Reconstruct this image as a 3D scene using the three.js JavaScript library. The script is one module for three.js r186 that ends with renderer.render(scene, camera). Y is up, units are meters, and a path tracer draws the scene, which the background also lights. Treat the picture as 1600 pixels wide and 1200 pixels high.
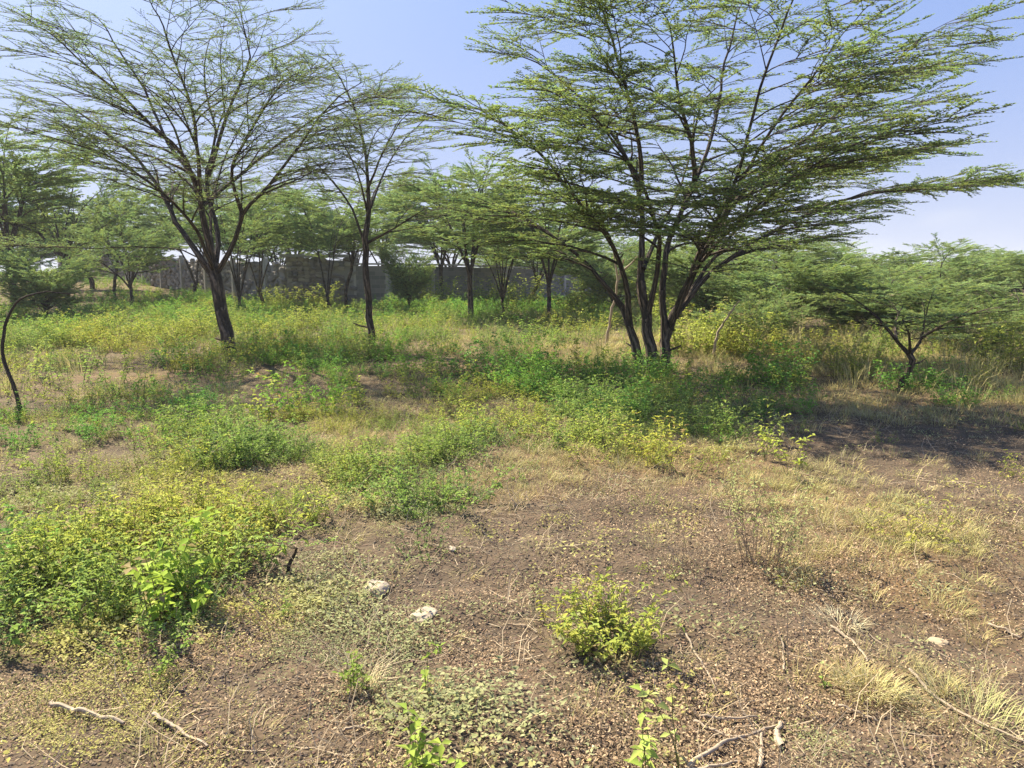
import * as THREE from 'three';
import { mergeGeometries } from 'three/addons/utils/BufferGeometryUtils.js';

// ------------------------------------------------------------------ camera, sky, sun, exposure
const EYE = 1.6, TILT = 8.27 * Math.PI / 180, FOV = 53;
const scene = new THREE.Scene();
const camera = new THREE.PerspectiveCamera(FOV, 4 / 3, 0.1, 2000);
camera.position.set(0, EYE, 0);
camera.rotation.set(-TILT, 0, 0);
const renderer = new THREE.WebGLRenderer({ antialias: true });
renderer.toneMapping = THREE.LinearToneMapping;
renderer.toneMappingExposure = 2.65;
renderer.shadowMap.enabled = true;

const SUN_AZ = 42 * Math.PI / 180, SUN_EL = 48 * Math.PI / 180;   // sun behind the trees, to the left
const sunDir = new THREE.Vector3(-Math.sin(SUN_AZ) * Math.cos(SUN_EL), Math.sin(SUN_EL), -Math.cos(SUN_AZ) * Math.cos(SUN_EL));
const sun = new THREE.DirectionalLight(new THREE.Color(1, 0.90, 0.70), 5.0);
sun.position.copy(sunDir).multiplyScalar(120);
sun.castShadow = true;
sun.shadow.mapSize.set(4096, 4096);
Object.assign(sun.shadow.camera, { left: -45, right: 45, top: 45, bottom: -45, near: 1, far: 300 });
scene.add(sun, sun.target);

scene.fog = new THREE.FogExp2(0xe4e8ee, 0.0008);   // thin haze, added to stand in for lens glare

// ------------------------------------------------------------------ random numbers and noise
function rng(seed) { let a = seed >>> 0; return () => { a = (a + 0x6D2B79F5) | 0; let t = Math.imul(a ^ (a >>> 15), 1 | a); t = (t + Math.imul(t ^ (t >>> 7), 61 | t)) ^ t; return ((t ^ (t >>> 14)) >>> 0) / 4294967296; }; }
function hash2(i, j) { let h = Math.imul(i, 374761393) + Math.imul(j, 668265263); h = Math.imul(h ^ (h >>> 13), 1274126177); return ((h ^ (h >>> 16)) >>> 0) / 4294967296; }
function vnoise(x, y, wrap = 0) {
  const i = Math.floor(x), j = Math.floor(y), f = x - i, g = y - j, u = f * f * (3 - 2 * f), v = g * g * (3 - 2 * g);
  const w = (n) => wrap ? ((n % wrap) + wrap) % wrap : n;
  const a = hash2(w(i), w(j)), b = hash2(w(i + 1), w(j)), c = hash2(w(i), w(j + 1)), d = hash2(w(i + 1), w(j + 1));
  return a + (b - a) * u + (c - a) * v + (a - b - c + d) * u * v;
}
function fbm(x, y, o = 4, wrap = 0) { let s = 0, a = 0.5, t = 0; for (let k = 0; k < o; k++) { s += a * vnoise(x + k * 17.3 * (wrap ? 0 : 1), y + k * 9.1 * (wrap ? 0 : 1), wrap); t += a; x *= 2; y *= 2; wrap *= 2; a *= 0.5; } return s / t; }
const smooth = (a, b, x) => { const t = Math.min(1, Math.max(0, (x - a) / (b - a))); return t * t * (3 - 2 * t); };
const lerp = (a, b, t) => a + (b - a) * t;
const V = (x, y, z) => new THREE.Vector3(x, y, z);

// ------------------------------------------------------------------ the sky: clear blue, hazy towards the horizon and the sun, low clouds
{
  const W = 1024, H = 512, d = new Float32Array(W * H * 4);
  for (let j = 0; j < H; j++) for (let i = 0; i < W; i++) {
    const el = ((j + 0.5) / H - 0.5) * Math.PI, az = ((i + 0.5) / W - 0.5) * 2 * Math.PI;      // three's equirect: u = atan2(z, x) / 2pi + 0.5
    const x = Math.cos(el) * Math.cos(az), y = Math.sin(el), z = Math.cos(el) * Math.sin(az);
    const e = Math.max(0, y), haze = Math.exp(-e * 5.0), c = Math.max(0, x * sunDir.x + y * sunDir.y + z * sunDir.z);
    const top = smooth(0.2, 1.0, e);                                                            // the blue deepens towards the zenith
    let r = lerp(lerp(0.20, 0.10, top), 0.76, haze), g = lerp(lerp(0.375, 0.21, top), 0.80, haze), b = lerp(lerp(0.85, 0.56, top), 0.94, haze);
    const glow = 0.75 * Math.pow(c, 6) + 0.8 * Math.pow(c, 30);
    r += glow; g += glow; b += glow * 0.9;
    if (y > 0) {
      const n = fbm(x / (y + 0.10) * 1.3 + 62, z / (y + 0.10) * 1.3 + 31, 6), k = smooth(0.56, 0.74, n) * smooth(0.0, 0.03, y) * (1 - smooth(0.10, 0.22, y)) * 0.22;
      r = lerp(r, 0.93, k); g = lerp(g, 0.95, k); b = lerp(b, 0.98, k);
    } else { const k = smooth(0, -0.08, y); r = lerp(r, 0.2, k); g = lerp(g, 0.18, k); b = lerp(b, 0.14, k); }
    d.set([r, g, b, 1], (j * W + i) * 4);
  }
  const t = new THREE.DataTexture(d, W, H, THREE.RGBAFormat, THREE.FloatType);
  t.mapping = THREE.EquirectangularReflectionMapping; t.magFilter = t.minFilter = THREE.LinearFilter; t.colorSpace = THREE.LinearSRGBColorSpace; t.needsUpdate = true;
  scene.background = t; scene.environment = t;
  scene.backgroundIntensity = scene.environmentIntensity = 0.40;
}

// ------------------------------------------------------------------ surveying: bearings read off the photograph, turned into places on the ground
const F = 600 / Math.tan(FOV * Math.PI / 360), CT = Math.cos(TILT), ST = Math.sin(TILT);
function ray(px, py) { const u = (px - 800) / F, v = (600 - py) / F; return V(u, v * CT - ST, -v * ST - CT); }
function at(px, py, depth) { const d = ray(px, py); return d.multiplyScalar(depth / -d.z).add(V(0, EYE, 0)); }
function flat(px, py) { const d = ray(px, py), t = -EYE / d.y; return V(d.x * t, 0, d.z * t); }
function landHeight(x, z) {
  const far = -z;
  let h = 1.35 * smooth(22, 70, far) * smooth(-3, -34, x);
  h -= 0.95 * smooth(34, 70, far) * smooth(-8, 8, x);
  h += (fbm(x * 0.35 + 11, z * 0.35 + 5, 3) - 0.5) * 0.10 * smooth(2, 9, Math.hypot(x, z));
  return h;
}
function groundHeight(x, z) {
  return landHeight(x, z) + (fbm(x * 1.1 + 3, z * 1.1 + 8, 3) - 0.5) * 0.06 + (vnoise(x * 3.1 + 2, z * 3.1 + 6) - 0.5) * 0.04 + (vnoise(x * 7, z * 7) - 0.5) * 0.016 + (vnoise(x * 19 + 5, z * 19) - 0.5) * 0.012;
}

// ------------------------------------------------------------------ objects: names, labels
const used = new Map();
function numbered(name) { const n = used.get(name) ?? 0; used.set(name, n + 1); return n ? `${name}_${String(n).padStart(3, '0')}` : name; }
function tag(o, label, category, group, kind) { o.userData = { ...o.userData, label, category }; if (group) o.userData.group = group; else delete o.userData.group; if (kind) o.userData.kind = kind; return o; }
function put(o, name, parent = scene) { o.name = parent === scene ? numbered(name) : name; parent.add(o); o.castShadow = o.receiveShadow = true; return o; }
function thing(name, x, z, label, category, group, sink = 0.02) { const o = new THREE.Group(); put(o, name); o.position.set(x, groundHeight(x, z) - sink, z); return tag(o, label, category, group); }

// ------------------------------------------------------------------ mesh collector
class MB {
  constructor() { this.p = []; this.i = []; this.c = []; this.t = []; }
  vert(v, c, s = 0, t = 0) { this.p.push(v.x, v.y, v.z); this.c.push(c[0], c[1], c[2]); this.t.push(s, t); return this.p.length / 3 - 1; }
  tri(a, b, c) { this.i.push(a, b, c); }
  tube(pts, rad, sides, col = [1, 1, 1], cap = true) {
    const n = pts.length, T = V(), N = V(1, 0, 0.3), B = V(), q = V(); let len = 0, prev = null;
    for (let k = 0; k < n; k++) {
      T.subVectors(pts[Math.min(n - 1, k + 1)], pts[Math.max(0, k - 1)]).normalize();
      if (k) len += pts[k].distanceTo(pts[k - 1]);
      N.addScaledVector(T, -N.dot(T)); if (N.lengthSq() < 1e-6) N.set(T.y, -T.x, 0.1).addScaledVector(T, -N.dot(T)); N.normalize(); B.crossVectors(T, N);
      const ring = [];
      for (let s = 0; s <= sides; s++) { const a = s / sides * Math.PI * 2; q.copy(pts[k]).addScaledVector(N, Math.cos(a) * rad[k]).addScaledVector(B, Math.sin(a) * rad[k]); ring.push(this.vert(q, col, s / sides, len)); }
      if (prev) for (let s = 0; s < sides; s++) { this.tri(prev[s], prev[s + 1], ring[s]); this.tri(prev[s + 1], ring[s + 1], ring[s]); }
      prev = ring;
    }
    if (cap) { const e = this.vert(pts[n - 1], col, 0.5, len); for (let s = 0; s < sides; s++) this.tri(prev[s], prev[s + 1], e); }
    return this;
  }
  // a leaf: a diamond blade folded along its midrib, w wide, l long
  leaf(o, d, up, l, w, col, fold = 0.25, tipDrop = 0.15) {
    const s = V().crossVectors(d, up).normalize(), n = V().crossVectors(s, d).normalize();
    const m = V().copy(o).addScaledVector(d, l * 0.45), e = V().copy(o).addScaledVector(d, l).addScaledVector(n, -l * tipDrop);
    const a = this.vert(o, col, 0.5, 0), b = this.vert(V().copy(m).addScaledVector(s, w / 2).addScaledVector(n, w * fold), col, 0, 0.5), c = this.vert(e, col, 0.5, 1), f = this.vert(V().copy(m).addScaledVector(s, -w / 2).addScaledVector(n, w * fold), col, 1, 0.5);
    this.tri(a, b, c); this.tri(a, c, f); return this;
  }
  blade(o, d, bend, l, w, col) {
    const s = V(d.z, 0, -d.x); if (s.lengthSq() < 1e-5) s.set(1, 0, 0); s.normalize();
    const m = V().copy(o).addScaledVector(d, l * 0.55), e = V().copy(o).addScaledVector(d, l).add(V(bend.x * l, bend.y * l, bend.z * l));
    const a = this.vert(V().copy(o).addScaledVector(s, w / 2), col), b = this.vert(V().copy(o).addScaledVector(s, -w / 2), col), c = this.vert(V().copy(m).addScaledVector(s, w * 0.4), col), f = this.vert(V().copy(m).addScaledVector(s, -w * 0.4), col), g = this.vert(e, col);
    this.tri(a, b, c); this.tri(b, f, c); this.tri(c, f, g); return this;
  }
  geometry() {
    const g = new THREE.BufferGeometry();
    g.setAttribute('position', new THREE.Float32BufferAttribute(this.p, 3)); g.setAttribute('color', new THREE.Float32BufferAttribute(this.c, 3)); g.setAttribute('uv', new THREE.Float32BufferAttribute(this.t, 2));
    g.setIndex(this.i); g.computeVertexNormals(); return g;
  }
  build(name, m, parent = scene) { return put(new THREE.Mesh(this.geometry(), m), name, parent); }
}

// ------------------------------------------------------------------ materials
function texture(n, f, colour) {
  const d = new Uint8Array(n * n * 4);
  for (let j = 0; j < n; j++) for (let i = 0; i < n; i++) { const v = f(i / n, j / n, i, j); for (let k = 0; k < 3; k++) d[(j * n + i) * 4 + k] = Math.max(0, Math.min(255, (Array.isArray(v) ? v[k] : v) * 255)); d[(j * n + i) * 4 + 3] = 255; }
  const t = new THREE.DataTexture(d, n, n); t.wrapS = t.wrapT = THREE.RepeatWrapping; t.magFilter = THREE.LinearFilter; t.minFilter = THREE.LinearMipmapLinearFilter; t.generateMipmaps = true; if (colour) t.colorSpace = THREE.SRGBColorSpace; t.needsUpdate = true; return t;
}
const barkField = (u, v) => { const w = 0.6 * vnoise(u * 6, v * 8, 24), a = vnoise(u * 12 + w, v * 4, 12), b = vnoise(u * 24 + w, v * 8, 24), c = vnoise(u * 48, v * 24, 48); return 0.5 * Math.abs(2 * a - 1) + 0.3 * b + 0.2 * c; };
const barkMap = texture(256, (u, v) => { const s = barkField(u, v), l = vnoise(u * 5, v * 3, 5); const k = 0.46 + 0.5 * smooth(0.28, 0.68, s) + 0.12 * (vnoise(u * 24, v * 24, 24) - 0.5); return [k * (1 + 0.05 * l), k * 0.97, k * (0.94 - 0.06 * l)]; }, true);
const barkBump = texture(256, (u, v) => smooth(0.25, 0.7, barkField(u, v)));
const leafM = (r, g, b, t = 0.4) => new THREE.MeshPhysicalMaterial({ color: new THREE.Color().setRGB(r, g, b), roughness: 1, specularIntensity: 0.35, transmission: t, thickness: 0, vertexColors: true, side: THREE.DoubleSide });
const M = {
  bark: new THREE.MeshStandardMaterial({ color: new THREE.Color().setRGB(0.24, 0.198, 0.163), map: barkMap, bumpMap: barkBump, bumpScale: 0.03, roughness: 0.95, vertexColors: true }),
  paleBark: new THREE.MeshStandardMaterial({ color: new THREE.Color().setRGB(0.40, 0.32, 0.23), bumpMap: barkBump, bumpScale: 0.002, roughness: 0.9, vertexColors: true }),
  acacia: leafM(1, 1, 1, 0.36), herb: leafM(1, 1, 1, 0.38), dry: leafM(1, 1, 1, 0.25),
};

// ------------------------------------------------------------------ the ground
const soilN = 1024, soilTile = 2.2;
const soil = (() => {
  const n = soilN, h = new Float32Array(n * n), col = new Float32Array(n * n * 3), r = rng(77);
  for (let j = 0; j < n; j++) for (let i = 0; i < n; i++) {
    const u = i / n, v = j / n, a = fbm(u * 12, v * 12, 5, 12), b = fbm(u * 70, v * 70, 3, 70), k = 0.62 + 0.30 * a + 0.24 * b;
    h[j * n + i] = 0.45 * a + 0.35 * b;
    col.set([0.478 * k, 0.402 * k, 0.312 * k], (j * n + i) * 3);
  }
  // crumbs of earth, bits of straw, leaf and twig trodden into the soil
  const tints = [[0.62, 0.53, 0.43], [0.55, 0.44, 0.36], [0.70, 0.63, 0.50], [0.40, 0.34, 0.29], [0.48, 0.46, 0.33], [0.58, 0.47, 0.42]];
  for (let q = 0; q < 9000; q++) {
    const cx = r() * n, cy = r() * n, crumb = r() < 0.45, L = crumb ? 1.5 + r() * 4 : 2 + r() * 9, w = crumb ? L * (0.6 + 0.4 * r()) : 0.8 + r() * 2.0, an = r() * 6.283, ca = Math.cos(an), sa = Math.sin(an);
    const t = crumb ? [0.49, 0.41, 0.33].map((x) => x * (0.8 + 0.35 * r())) : tints[Math.floor(r() * tints.length)], R = Math.ceil(L + 1);
    for (let y = -R; y <= R; y++) for (let x = -R; x <= R; x++) {
      const a = (x * ca + y * sa) / L, b = (-x * sa + y * ca) / w, e = a * a + b * b; if (e > 1) continue;
      const k = (((Math.floor(cy) + y) % n + n) % n) * n + ((Math.floor(cx) + x) % n + n) % n, m = crumb ? 0.45 : 0.8;
      for (let c = 0; c < 3; c++) col[k * 3 + c] = lerp(col[k * 3 + c], t[c], m);
      h[k] = Math.max(h[k], h[k] * 0.5 + 0.5 * (0.45 + 0.5 * Math.sqrt(1 - e)));
    }
  }
  return { map: texture(n, (u, v, i, j) => [col[(j * n + i) * 3], col[(j * n + i) * 3 + 1], col[(j * n + i) * 3 + 2]], true), bump: texture(n, (u, v, i, j) => h[j * n + i]) };
})();

// patches of plant cover, as ellipses on the ground (centre and reach surveyed from the photograph)
function patch(px, py, rx, ry, s) { const n = flat(px, py + ry), f = flat(px, Math.max(438, py - ry)), cz = (n.z + f.z) / 2; return { x: (px - 800) / F * -cz, z: cz, rx: rx / F * -cz, rz: Math.abs(n.z - f.z) / 2, s }; }
function cover(list, x, z) { let s = 0; for (const p of list) { const a = (x - p.x) / p.rx, b = (z - p.z) / p.rz, e = a * a + b * b; if (e < 4) s += p.s * Math.exp(-e * 1.1); } return s; }
const GREEN = [   // bright yellow-green leafy weeds
  patch(130, 850, 230, 110, 1.1), patch(300, 760, 190, 90, 0.9), patch(60, 940, 110, 60, 0.9), patch(290, 890, 70, 60, 0.9), patch(400, 680, 110, 45, 1.0), patch(620, 700, 110, 60, 1.2), patch(640, 790, 70, 40, 1.2), patch(520, 760, 60, 40, 0.3),
  patch(980, 662, 110, 34, 2.0), patch(1100, 688, 70, 28, 2.0), patch(880, 640, 130, 30, 0.7), patch(740, 640, 140, 30, 0.55), patch(560, 640, 120, 30, 0.5),
  patch(230, 520, 150, 40, 0.8), patch(420, 510, 120, 40, 0.9), patch(520, 540, 90, 30, 0.9), patch(640, 520, 80, 25, 0.7), patch(760, 520, 120, 20, 0.55), patch(1100, 540, 60, 30, 0.5), patch(1050, 520, 60, 25, 0.6), patch(900, 510, 80, 18, 0.5), patch(120, 540, 110, 25, 0.5), patch(1400, 560, 120, 25, 0.3), patch(1560, 560, 80, 30, 0.6),
  patch(180, 650, 170, 30, 0.6), patch(30, 680, 80, 50, 0.5), patch(40, 760, 80, 30, 0.3),
];
const DEEP = [    // lush dark green weeds below the trees; by the walls their colour paints shade
  patch(1010, 605, 130, 28, 2.2), patch(1120, 635, 80, 28, 2.0), patch(850, 600, 100, 22, 0.9), patch(930, 625, 90, 22, 0.9), patch(560, 560, 90, 22, 0.7), patch(400, 570, 130, 25, 0.55), patch(640, 590, 100, 20, 0.5), patch(240, 650, 170, 25, 0.6), patch(70, 660, 90, 30, 0.7), patch(480, 480, 160, 14, 1.1), patch(660, 478, 120, 12, 1.0), patch(800, 485, 130, 12, 1.0), patch(950, 490, 60, 14, 0.8), patch(340, 475, 120, 12, 0.7), patch(1530, 630, 80, 14, 0.8), patch(1240, 610, 70, 14, 0.3), patch(1450, 610, 60, 9, 0.5), patch(150, 500, 120, 16, 0.5), patch(60, 905, 70, 40, 0.5),
];
const STRAW = [   // dry grass
  patch(1430, 840, 190, 60, 0.9), patch(1380, 910, 160, 50, 0.8), patch(1540, 950, 90, 60, 0.6), patch(1240, 780, 130, 50, 0.7), patch(950, 720, 260, 35, 0.8), patch(760, 760, 160, 30, 0.4), patch(1250, 560, 190, 40, 0.9), patch(1400, 640, 200, 25, 0.6), patch(840, 550, 150, 25, 0.5), patch(560, 690, 120, 50, 0.5), patch(1150, 720, 100, 30, 0.5), patch(1360, 1070, 60, 30, 0.7), patch(1500, 1080, 80, 40, 0.45), patch(1540, 600, 100, 30, 0.6),
];
const BARE = [    // trodden, nearly bare soil
  patch(850, 840, 210, 55, 1.0), patch(640, 930, 170, 45, 0.7), patch(1120, 790, 110, 30, 0.8), patch(1340, 1130, 170, 60, 0.9), patch(1200, 960, 110, 40, 0.6), patch(1480, 690, 180, 40, 1.2), patch(1320, 670, 120, 26, 0.9), patch(1500, 640, 130, 12, 0.8), patch(900, 580, 60, 8, 0.6), patch(740, 575, 60, 8, 0.6), patch(240, 590, 170, 16, 0.6), patch(1560, 930, 60, 40, 0.5), patch(120, 1150, 150, 50, 0.5), patch(400, 1150, 140, 50, 0.5), patch(500, 870, 90, 30, 0.6),
];
const MAT = [     // low grey-green creeping weeds
  patch(200, 980, 230, 60, 1.5), patch(60, 1060, 160, 60, 0.9), patch(330, 1050, 160, 60, 0.8), patch(560, 1000, 130, 50, 0.5), patch(640, 1100, 90, 40, 0.6), patch(450, 930, 120, 40, 0.6), patch(600, 830, 120, 35, 0.5), patch(100, 740, 130, 40, 0.5), patch(420, 800, 120, 40, 0.5), patch(700, 1120, 60, 50, 0.4), patch(1330, 1160, 60, 30, 0.3), patch(120, 1130, 160, 50, 0.5),
];
{
  const P = [], C = [], T = [], I = [], angles = [];
  for (let a = -180; a < 180;) { angles.push(a * Math.PI / 180); a += Math.abs(a) < 42 ? 0.26 : Math.abs(a) < 60 ? 1 : 4; }
  const radii = [0.02]; for (let r = 0.5; r < 900;) { radii.push(r); r *= r < 1.8 ? 1.15 : r < 14 ? 1.0155 : r < 60 ? 1.035 : 1.12; }
  const nA = angles.length;
  for (const r of radii) for (const a of angles) {
    const x = Math.sin(a) * r, z = -Math.cos(a) * r;
    P.push(x, r < 120 ? groundHeight(x, z) : landHeight(x, z), z); T.push(x / soilTile + 0.02 * vnoise(x, z), z / soilTile);
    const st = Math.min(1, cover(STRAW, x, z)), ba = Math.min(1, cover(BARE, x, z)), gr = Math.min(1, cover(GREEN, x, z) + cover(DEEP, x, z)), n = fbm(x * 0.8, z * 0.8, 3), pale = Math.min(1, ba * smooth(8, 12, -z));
    let c = [0.40 + 0.32 * n, 0.39 + 0.32 * n, 0.39 + 0.32 * n];                                     // bare dark soil
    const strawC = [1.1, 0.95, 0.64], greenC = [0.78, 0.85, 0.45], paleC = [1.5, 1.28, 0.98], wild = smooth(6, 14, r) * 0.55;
    const mix = (k, t) => { c = c.map((v, q) => lerp(v, t[q], k)); };
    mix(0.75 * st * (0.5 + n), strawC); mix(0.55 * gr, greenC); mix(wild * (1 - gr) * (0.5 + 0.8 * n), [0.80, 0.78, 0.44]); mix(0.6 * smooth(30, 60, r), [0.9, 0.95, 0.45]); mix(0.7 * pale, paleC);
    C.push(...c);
  }
  for (let k = 0; k + 1 < radii.length; k++) for (let a = 0; a < nA; a++) { const b = (a + 1) % nA, p = k * nA; I.push(p + a, p + nA + a, p + b, p + b, p + nA + a, p + nA + b); }
  const g = new THREE.BufferGeometry(); g.setAttribute('position', new THREE.Float32BufferAttribute(P, 3)); g.setAttribute('color', new THREE.Float32BufferAttribute(C, 3)); g.setAttribute('uv', new THREE.Float32BufferAttribute(T, 2)); 
  g.setIndex(I.map((_, q) => I[q - q % 3 + [0, 2, 1][q % 3]])); g.computeVertexNormals();
  if (g.attributes.normal.getY(nA * 40) < 0) { g.setIndex(I); g.computeVertexNormals(); }
  const m = put(new THREE.Mesh(g, new THREE.MeshStandardMaterial({ map: soil.map, bumpMap: soil.bump, bumpScale: 0.03, roughness: 1, vertexColors: true })), 'ground');
  tag(m, 'dark trodden soil of the field with dry litter', 'ground', null, 'structure');
}

// ------------------------------------------------------------------ the boundary walls at the back
{
  const r = rng(501);
  const stoneShapes = [0, 1, 2, 3].map((s) => {
    const g = new THREE.IcosahedronGeometry(1, 1), p = g.attributes.position, q = rng(90 + s), off = new Map();
    for (let k = 0; k < p.count; k++) { const key = [0, 1, 2].map((c) => p.getComponent(k, c).toFixed(3)).join(); if (!off.has(key)) off.set(key, 0.82 + 0.36 * q()); const f = off.get(key); const b = (x) => Math.sign(x) * Math.pow(Math.abs(x), 0.62) * f; p.setXYZ(k, b(p.getX(k)), b(p.getY(k)), b(p.getZ(k))); }
    g.computeVertexNormals(); return g;
  });
  const stoneM = [[0.30, 0.27, 0.24], [0.22, 0.20, 0.19], [0.38, 0.34, 0.29], [0.26, 0.22, 0.19]].map((c) => new THREE.MeshStandardMaterial({ color: new THREE.Color().setRGB(...c), roughness: 1, bumpMap: soil.bump, bumpScale: 0.02 }));
  const coreM = new THREE.MeshStandardMaterial({ color: new THREE.Color().setRGB(0.30, 0.28, 0.255), roughness: 1 });
  const concrete = new THREE.MeshStandardMaterial({ color: new THREE.Color().setRGB(0.44, 0.41, 0.36), roughness: 0.95, bumpMap: soil.bump, bumpScale: 0.008 });
  const blockM = [[0.22, 0.21, 0.19], [0.18, 0.175, 0.16], [0.25, 0.235, 0.21]].map((c) => new THREE.MeshStandardMaterial({ color: new THREE.Color().setRGB(...c), roughness: 1, bumpMap: soil.bump, bumpScale: 0.006 }));
  // A wall group stands at its first corner; local +x runs along it, +z is the face towards the field
  function wallGroup(name, a, b, label, category) {
    const g = thing(name, a.x, a.z, label, category, null, 0); g.rotation.y = Math.atan2(-(b.z - a.z), b.x - a.x); g.userData.len = Math.hypot(b.x - a.x, b.z - a.z); return g;
  }
  const land = (a, b, t) => landHeight(lerp(a.x, b.x, t), lerp(a.z, b.z, t));
  // stone wall on the left: rough lava stones and pale concrete posts, running away to the left
  function stoneWall(name, A, B, H, label, size, posts, postH, slab) {
    const g = wallGroup(name, A, B, label, 'wall'), L = g.userData.len, y0 = g.position.y; let count = 0; const rest = [];
    const steps = Math.ceil(L / 4);
    for (let s = 0; s < steps; s++) { const t = (s + 0.5) / steps, y = land(A, B, t) - y0; const c = new THREE.Mesh(new THREE.BoxGeometry(L / steps - 0.004, H - 0.08, 0.26), coreM); c.position.set(t * L, y + (H - 0.08) / 2 - 0.05, 0); put(c, 'wall_core', g); }
    for (let x = size * 0.5; x < L; x += size * (0.82 + 0.1 * r())) {
      const y = land(A, B, x / L) - y0;
      for (let h = size * 0.3; h < H - 0.05; h += size * 0.62) {
        const far = x > L * 0.55, w = size * (0.42 + 0.2 * r()) * (far ? 1.25 : 1), k = Math.floor(r() * 4), m = new THREE.Matrix4().compose(V(x + (r() - 0.5) * size * 0.4, y + h + (r() - 0.5) * 0.07, 0.12 + r() * 0.06), new THREE.Quaternion().setFromEuler(new THREE.Euler(0, 0, (r() - 0.5) * 0.6)), V(w, size * (0.26 + 0.12 * r()), 0.10 + 0.05 * r()));
        if (far && r() < 0.45) continue;
        if (count < 290) { const o = put(new THREE.Mesh(stoneShapes[k], stoneM[Math.floor(r() * 4)]), 'stone', g); o.applyMatrix4(m); count++; } else rest.push(stoneShapes[k].clone().applyMatrix4(m));
      }
    }
    if (rest.length) { const o = put(new THREE.Mesh(mergeGeometries(rest), stoneM[0]), 'distant_stones', g); o.userData.kind = 'stuff'; }
    for (let x = posts; posts && x < L; x += posts) { const o = put(new THREE.Mesh(new THREE.BoxGeometry(0.22, postH, 0.2), concrete), 'concrete_post', g); o.position.set(x, land(A, B, x / L) - y0 + postH / 2 - 0.1, 0.26); }
    if (slab) { const o = put(new THREE.Mesh(new THREE.BoxGeometry(L + 0.5, 0.14, 0.7), coreM), 'coping_slab', g); o.position.set(L / 2, H + 0.045, 0); }
    return g;
  }
  const corner = V(-10.4, 0, -36), leftEnd = V(-44, 0, -76), mid = V(-7.35, 0, -36.2);
  stoneWall('stone_wall', leftEnd, corner, 2.0, 'rough lava stone wall with pale concrete posts running off behind the leaning acacia', 0.36, 4.2, 2.3, false);
  stoneWall('stone_wall', corner, mid, 2.25, 'tall dark shaded stone wall under a dark coping slab, behind the slim acacia trunk', 0.30, 0, 0, true);
  // block wall, panel by panel, stepping down to the right
  const blockG = new THREE.BoxGeometry(0.385, 0.185, 0.16); let p0 = mid.clone(), count = 0;
  const dir = V(0.60, 0, -0.80);
  for (let n = 0; n < 11; n++) {
    const len = n === 0 ? 1.55 : 3.0, d = n === 0 ? V(1, 0, -0.03).normalize() : dir, p1 = p0.clone().addScaledVector(d, len), H = 1.95, y = landHeight((p0.x + p1.x) / 2, (p0.z + p1.z) / 2);
    const names = ['grey concrete block panel beside the tall dark stone wall', 'block panel just right of the feathery shrub', 'block panel behind the feathery shrub'];
    const g = wallGroup('block_wall_panel', p0, p1, names[n] ?? 'grey concrete block wall panel stepping down to the right behind the trees', 'wall');
    if (n === 1) g.userData.label = 'grey concrete block panel right after the short corner panel';
    if (n === 2) g.userData.label = 'grey concrete block panel hidden in part by the feathery shrub';
    if (n > 2) g.userData.group = 'block wall panels stepping down behind the trees';
    g.position.y = y;
    const c = put(new THREE.Mesh(new THREE.BoxGeometry(len, H - 0.02, 0.13), coreM), 'mortar_core', g); c.position.set(len / 2, H / 2 - 0.06, 0);
    const rest = [];
    for (let row = 0; row < 9; row++) for (let x = row % 2 ? 0.2 : 0; x < len - 0.3; x += 0.4) {
      const px = x + 0.2, py = 0.1 + row * 0.2 - 0.06, pz = (r() - 0.5) * 0.012;
      if (n < 5) { const o = put(new THREE.Mesh(blockG, blockM[Math.floor(r() * 3)]), 'block', g); o.position.set(px, py + 0.1, pz); count++; } else rest.push(blockG.clone().translate(px, py + 0.1, pz));
    }
    if (rest.length) { const o = put(new THREE.Mesh(mergeGeometries(rest), blockM[0]), 'blocks', g); o.userData.kind = 'stuff'; }
    const cp = put(new THREE.Mesh(new THREE.BoxGeometry(len - 0.01, 0.08, 0.30), concrete), 'coping', g); cp.position.set(len / 2, H + 0.02, 0);
    const po = put(new THREE.Mesh(new THREE.BoxGeometry(0.22, H + 0.12, 0.26), concrete), 'concrete_post', g); po.position.set(-0.005, H / 2, 0);
    p0 = p1;
  }
}

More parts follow.
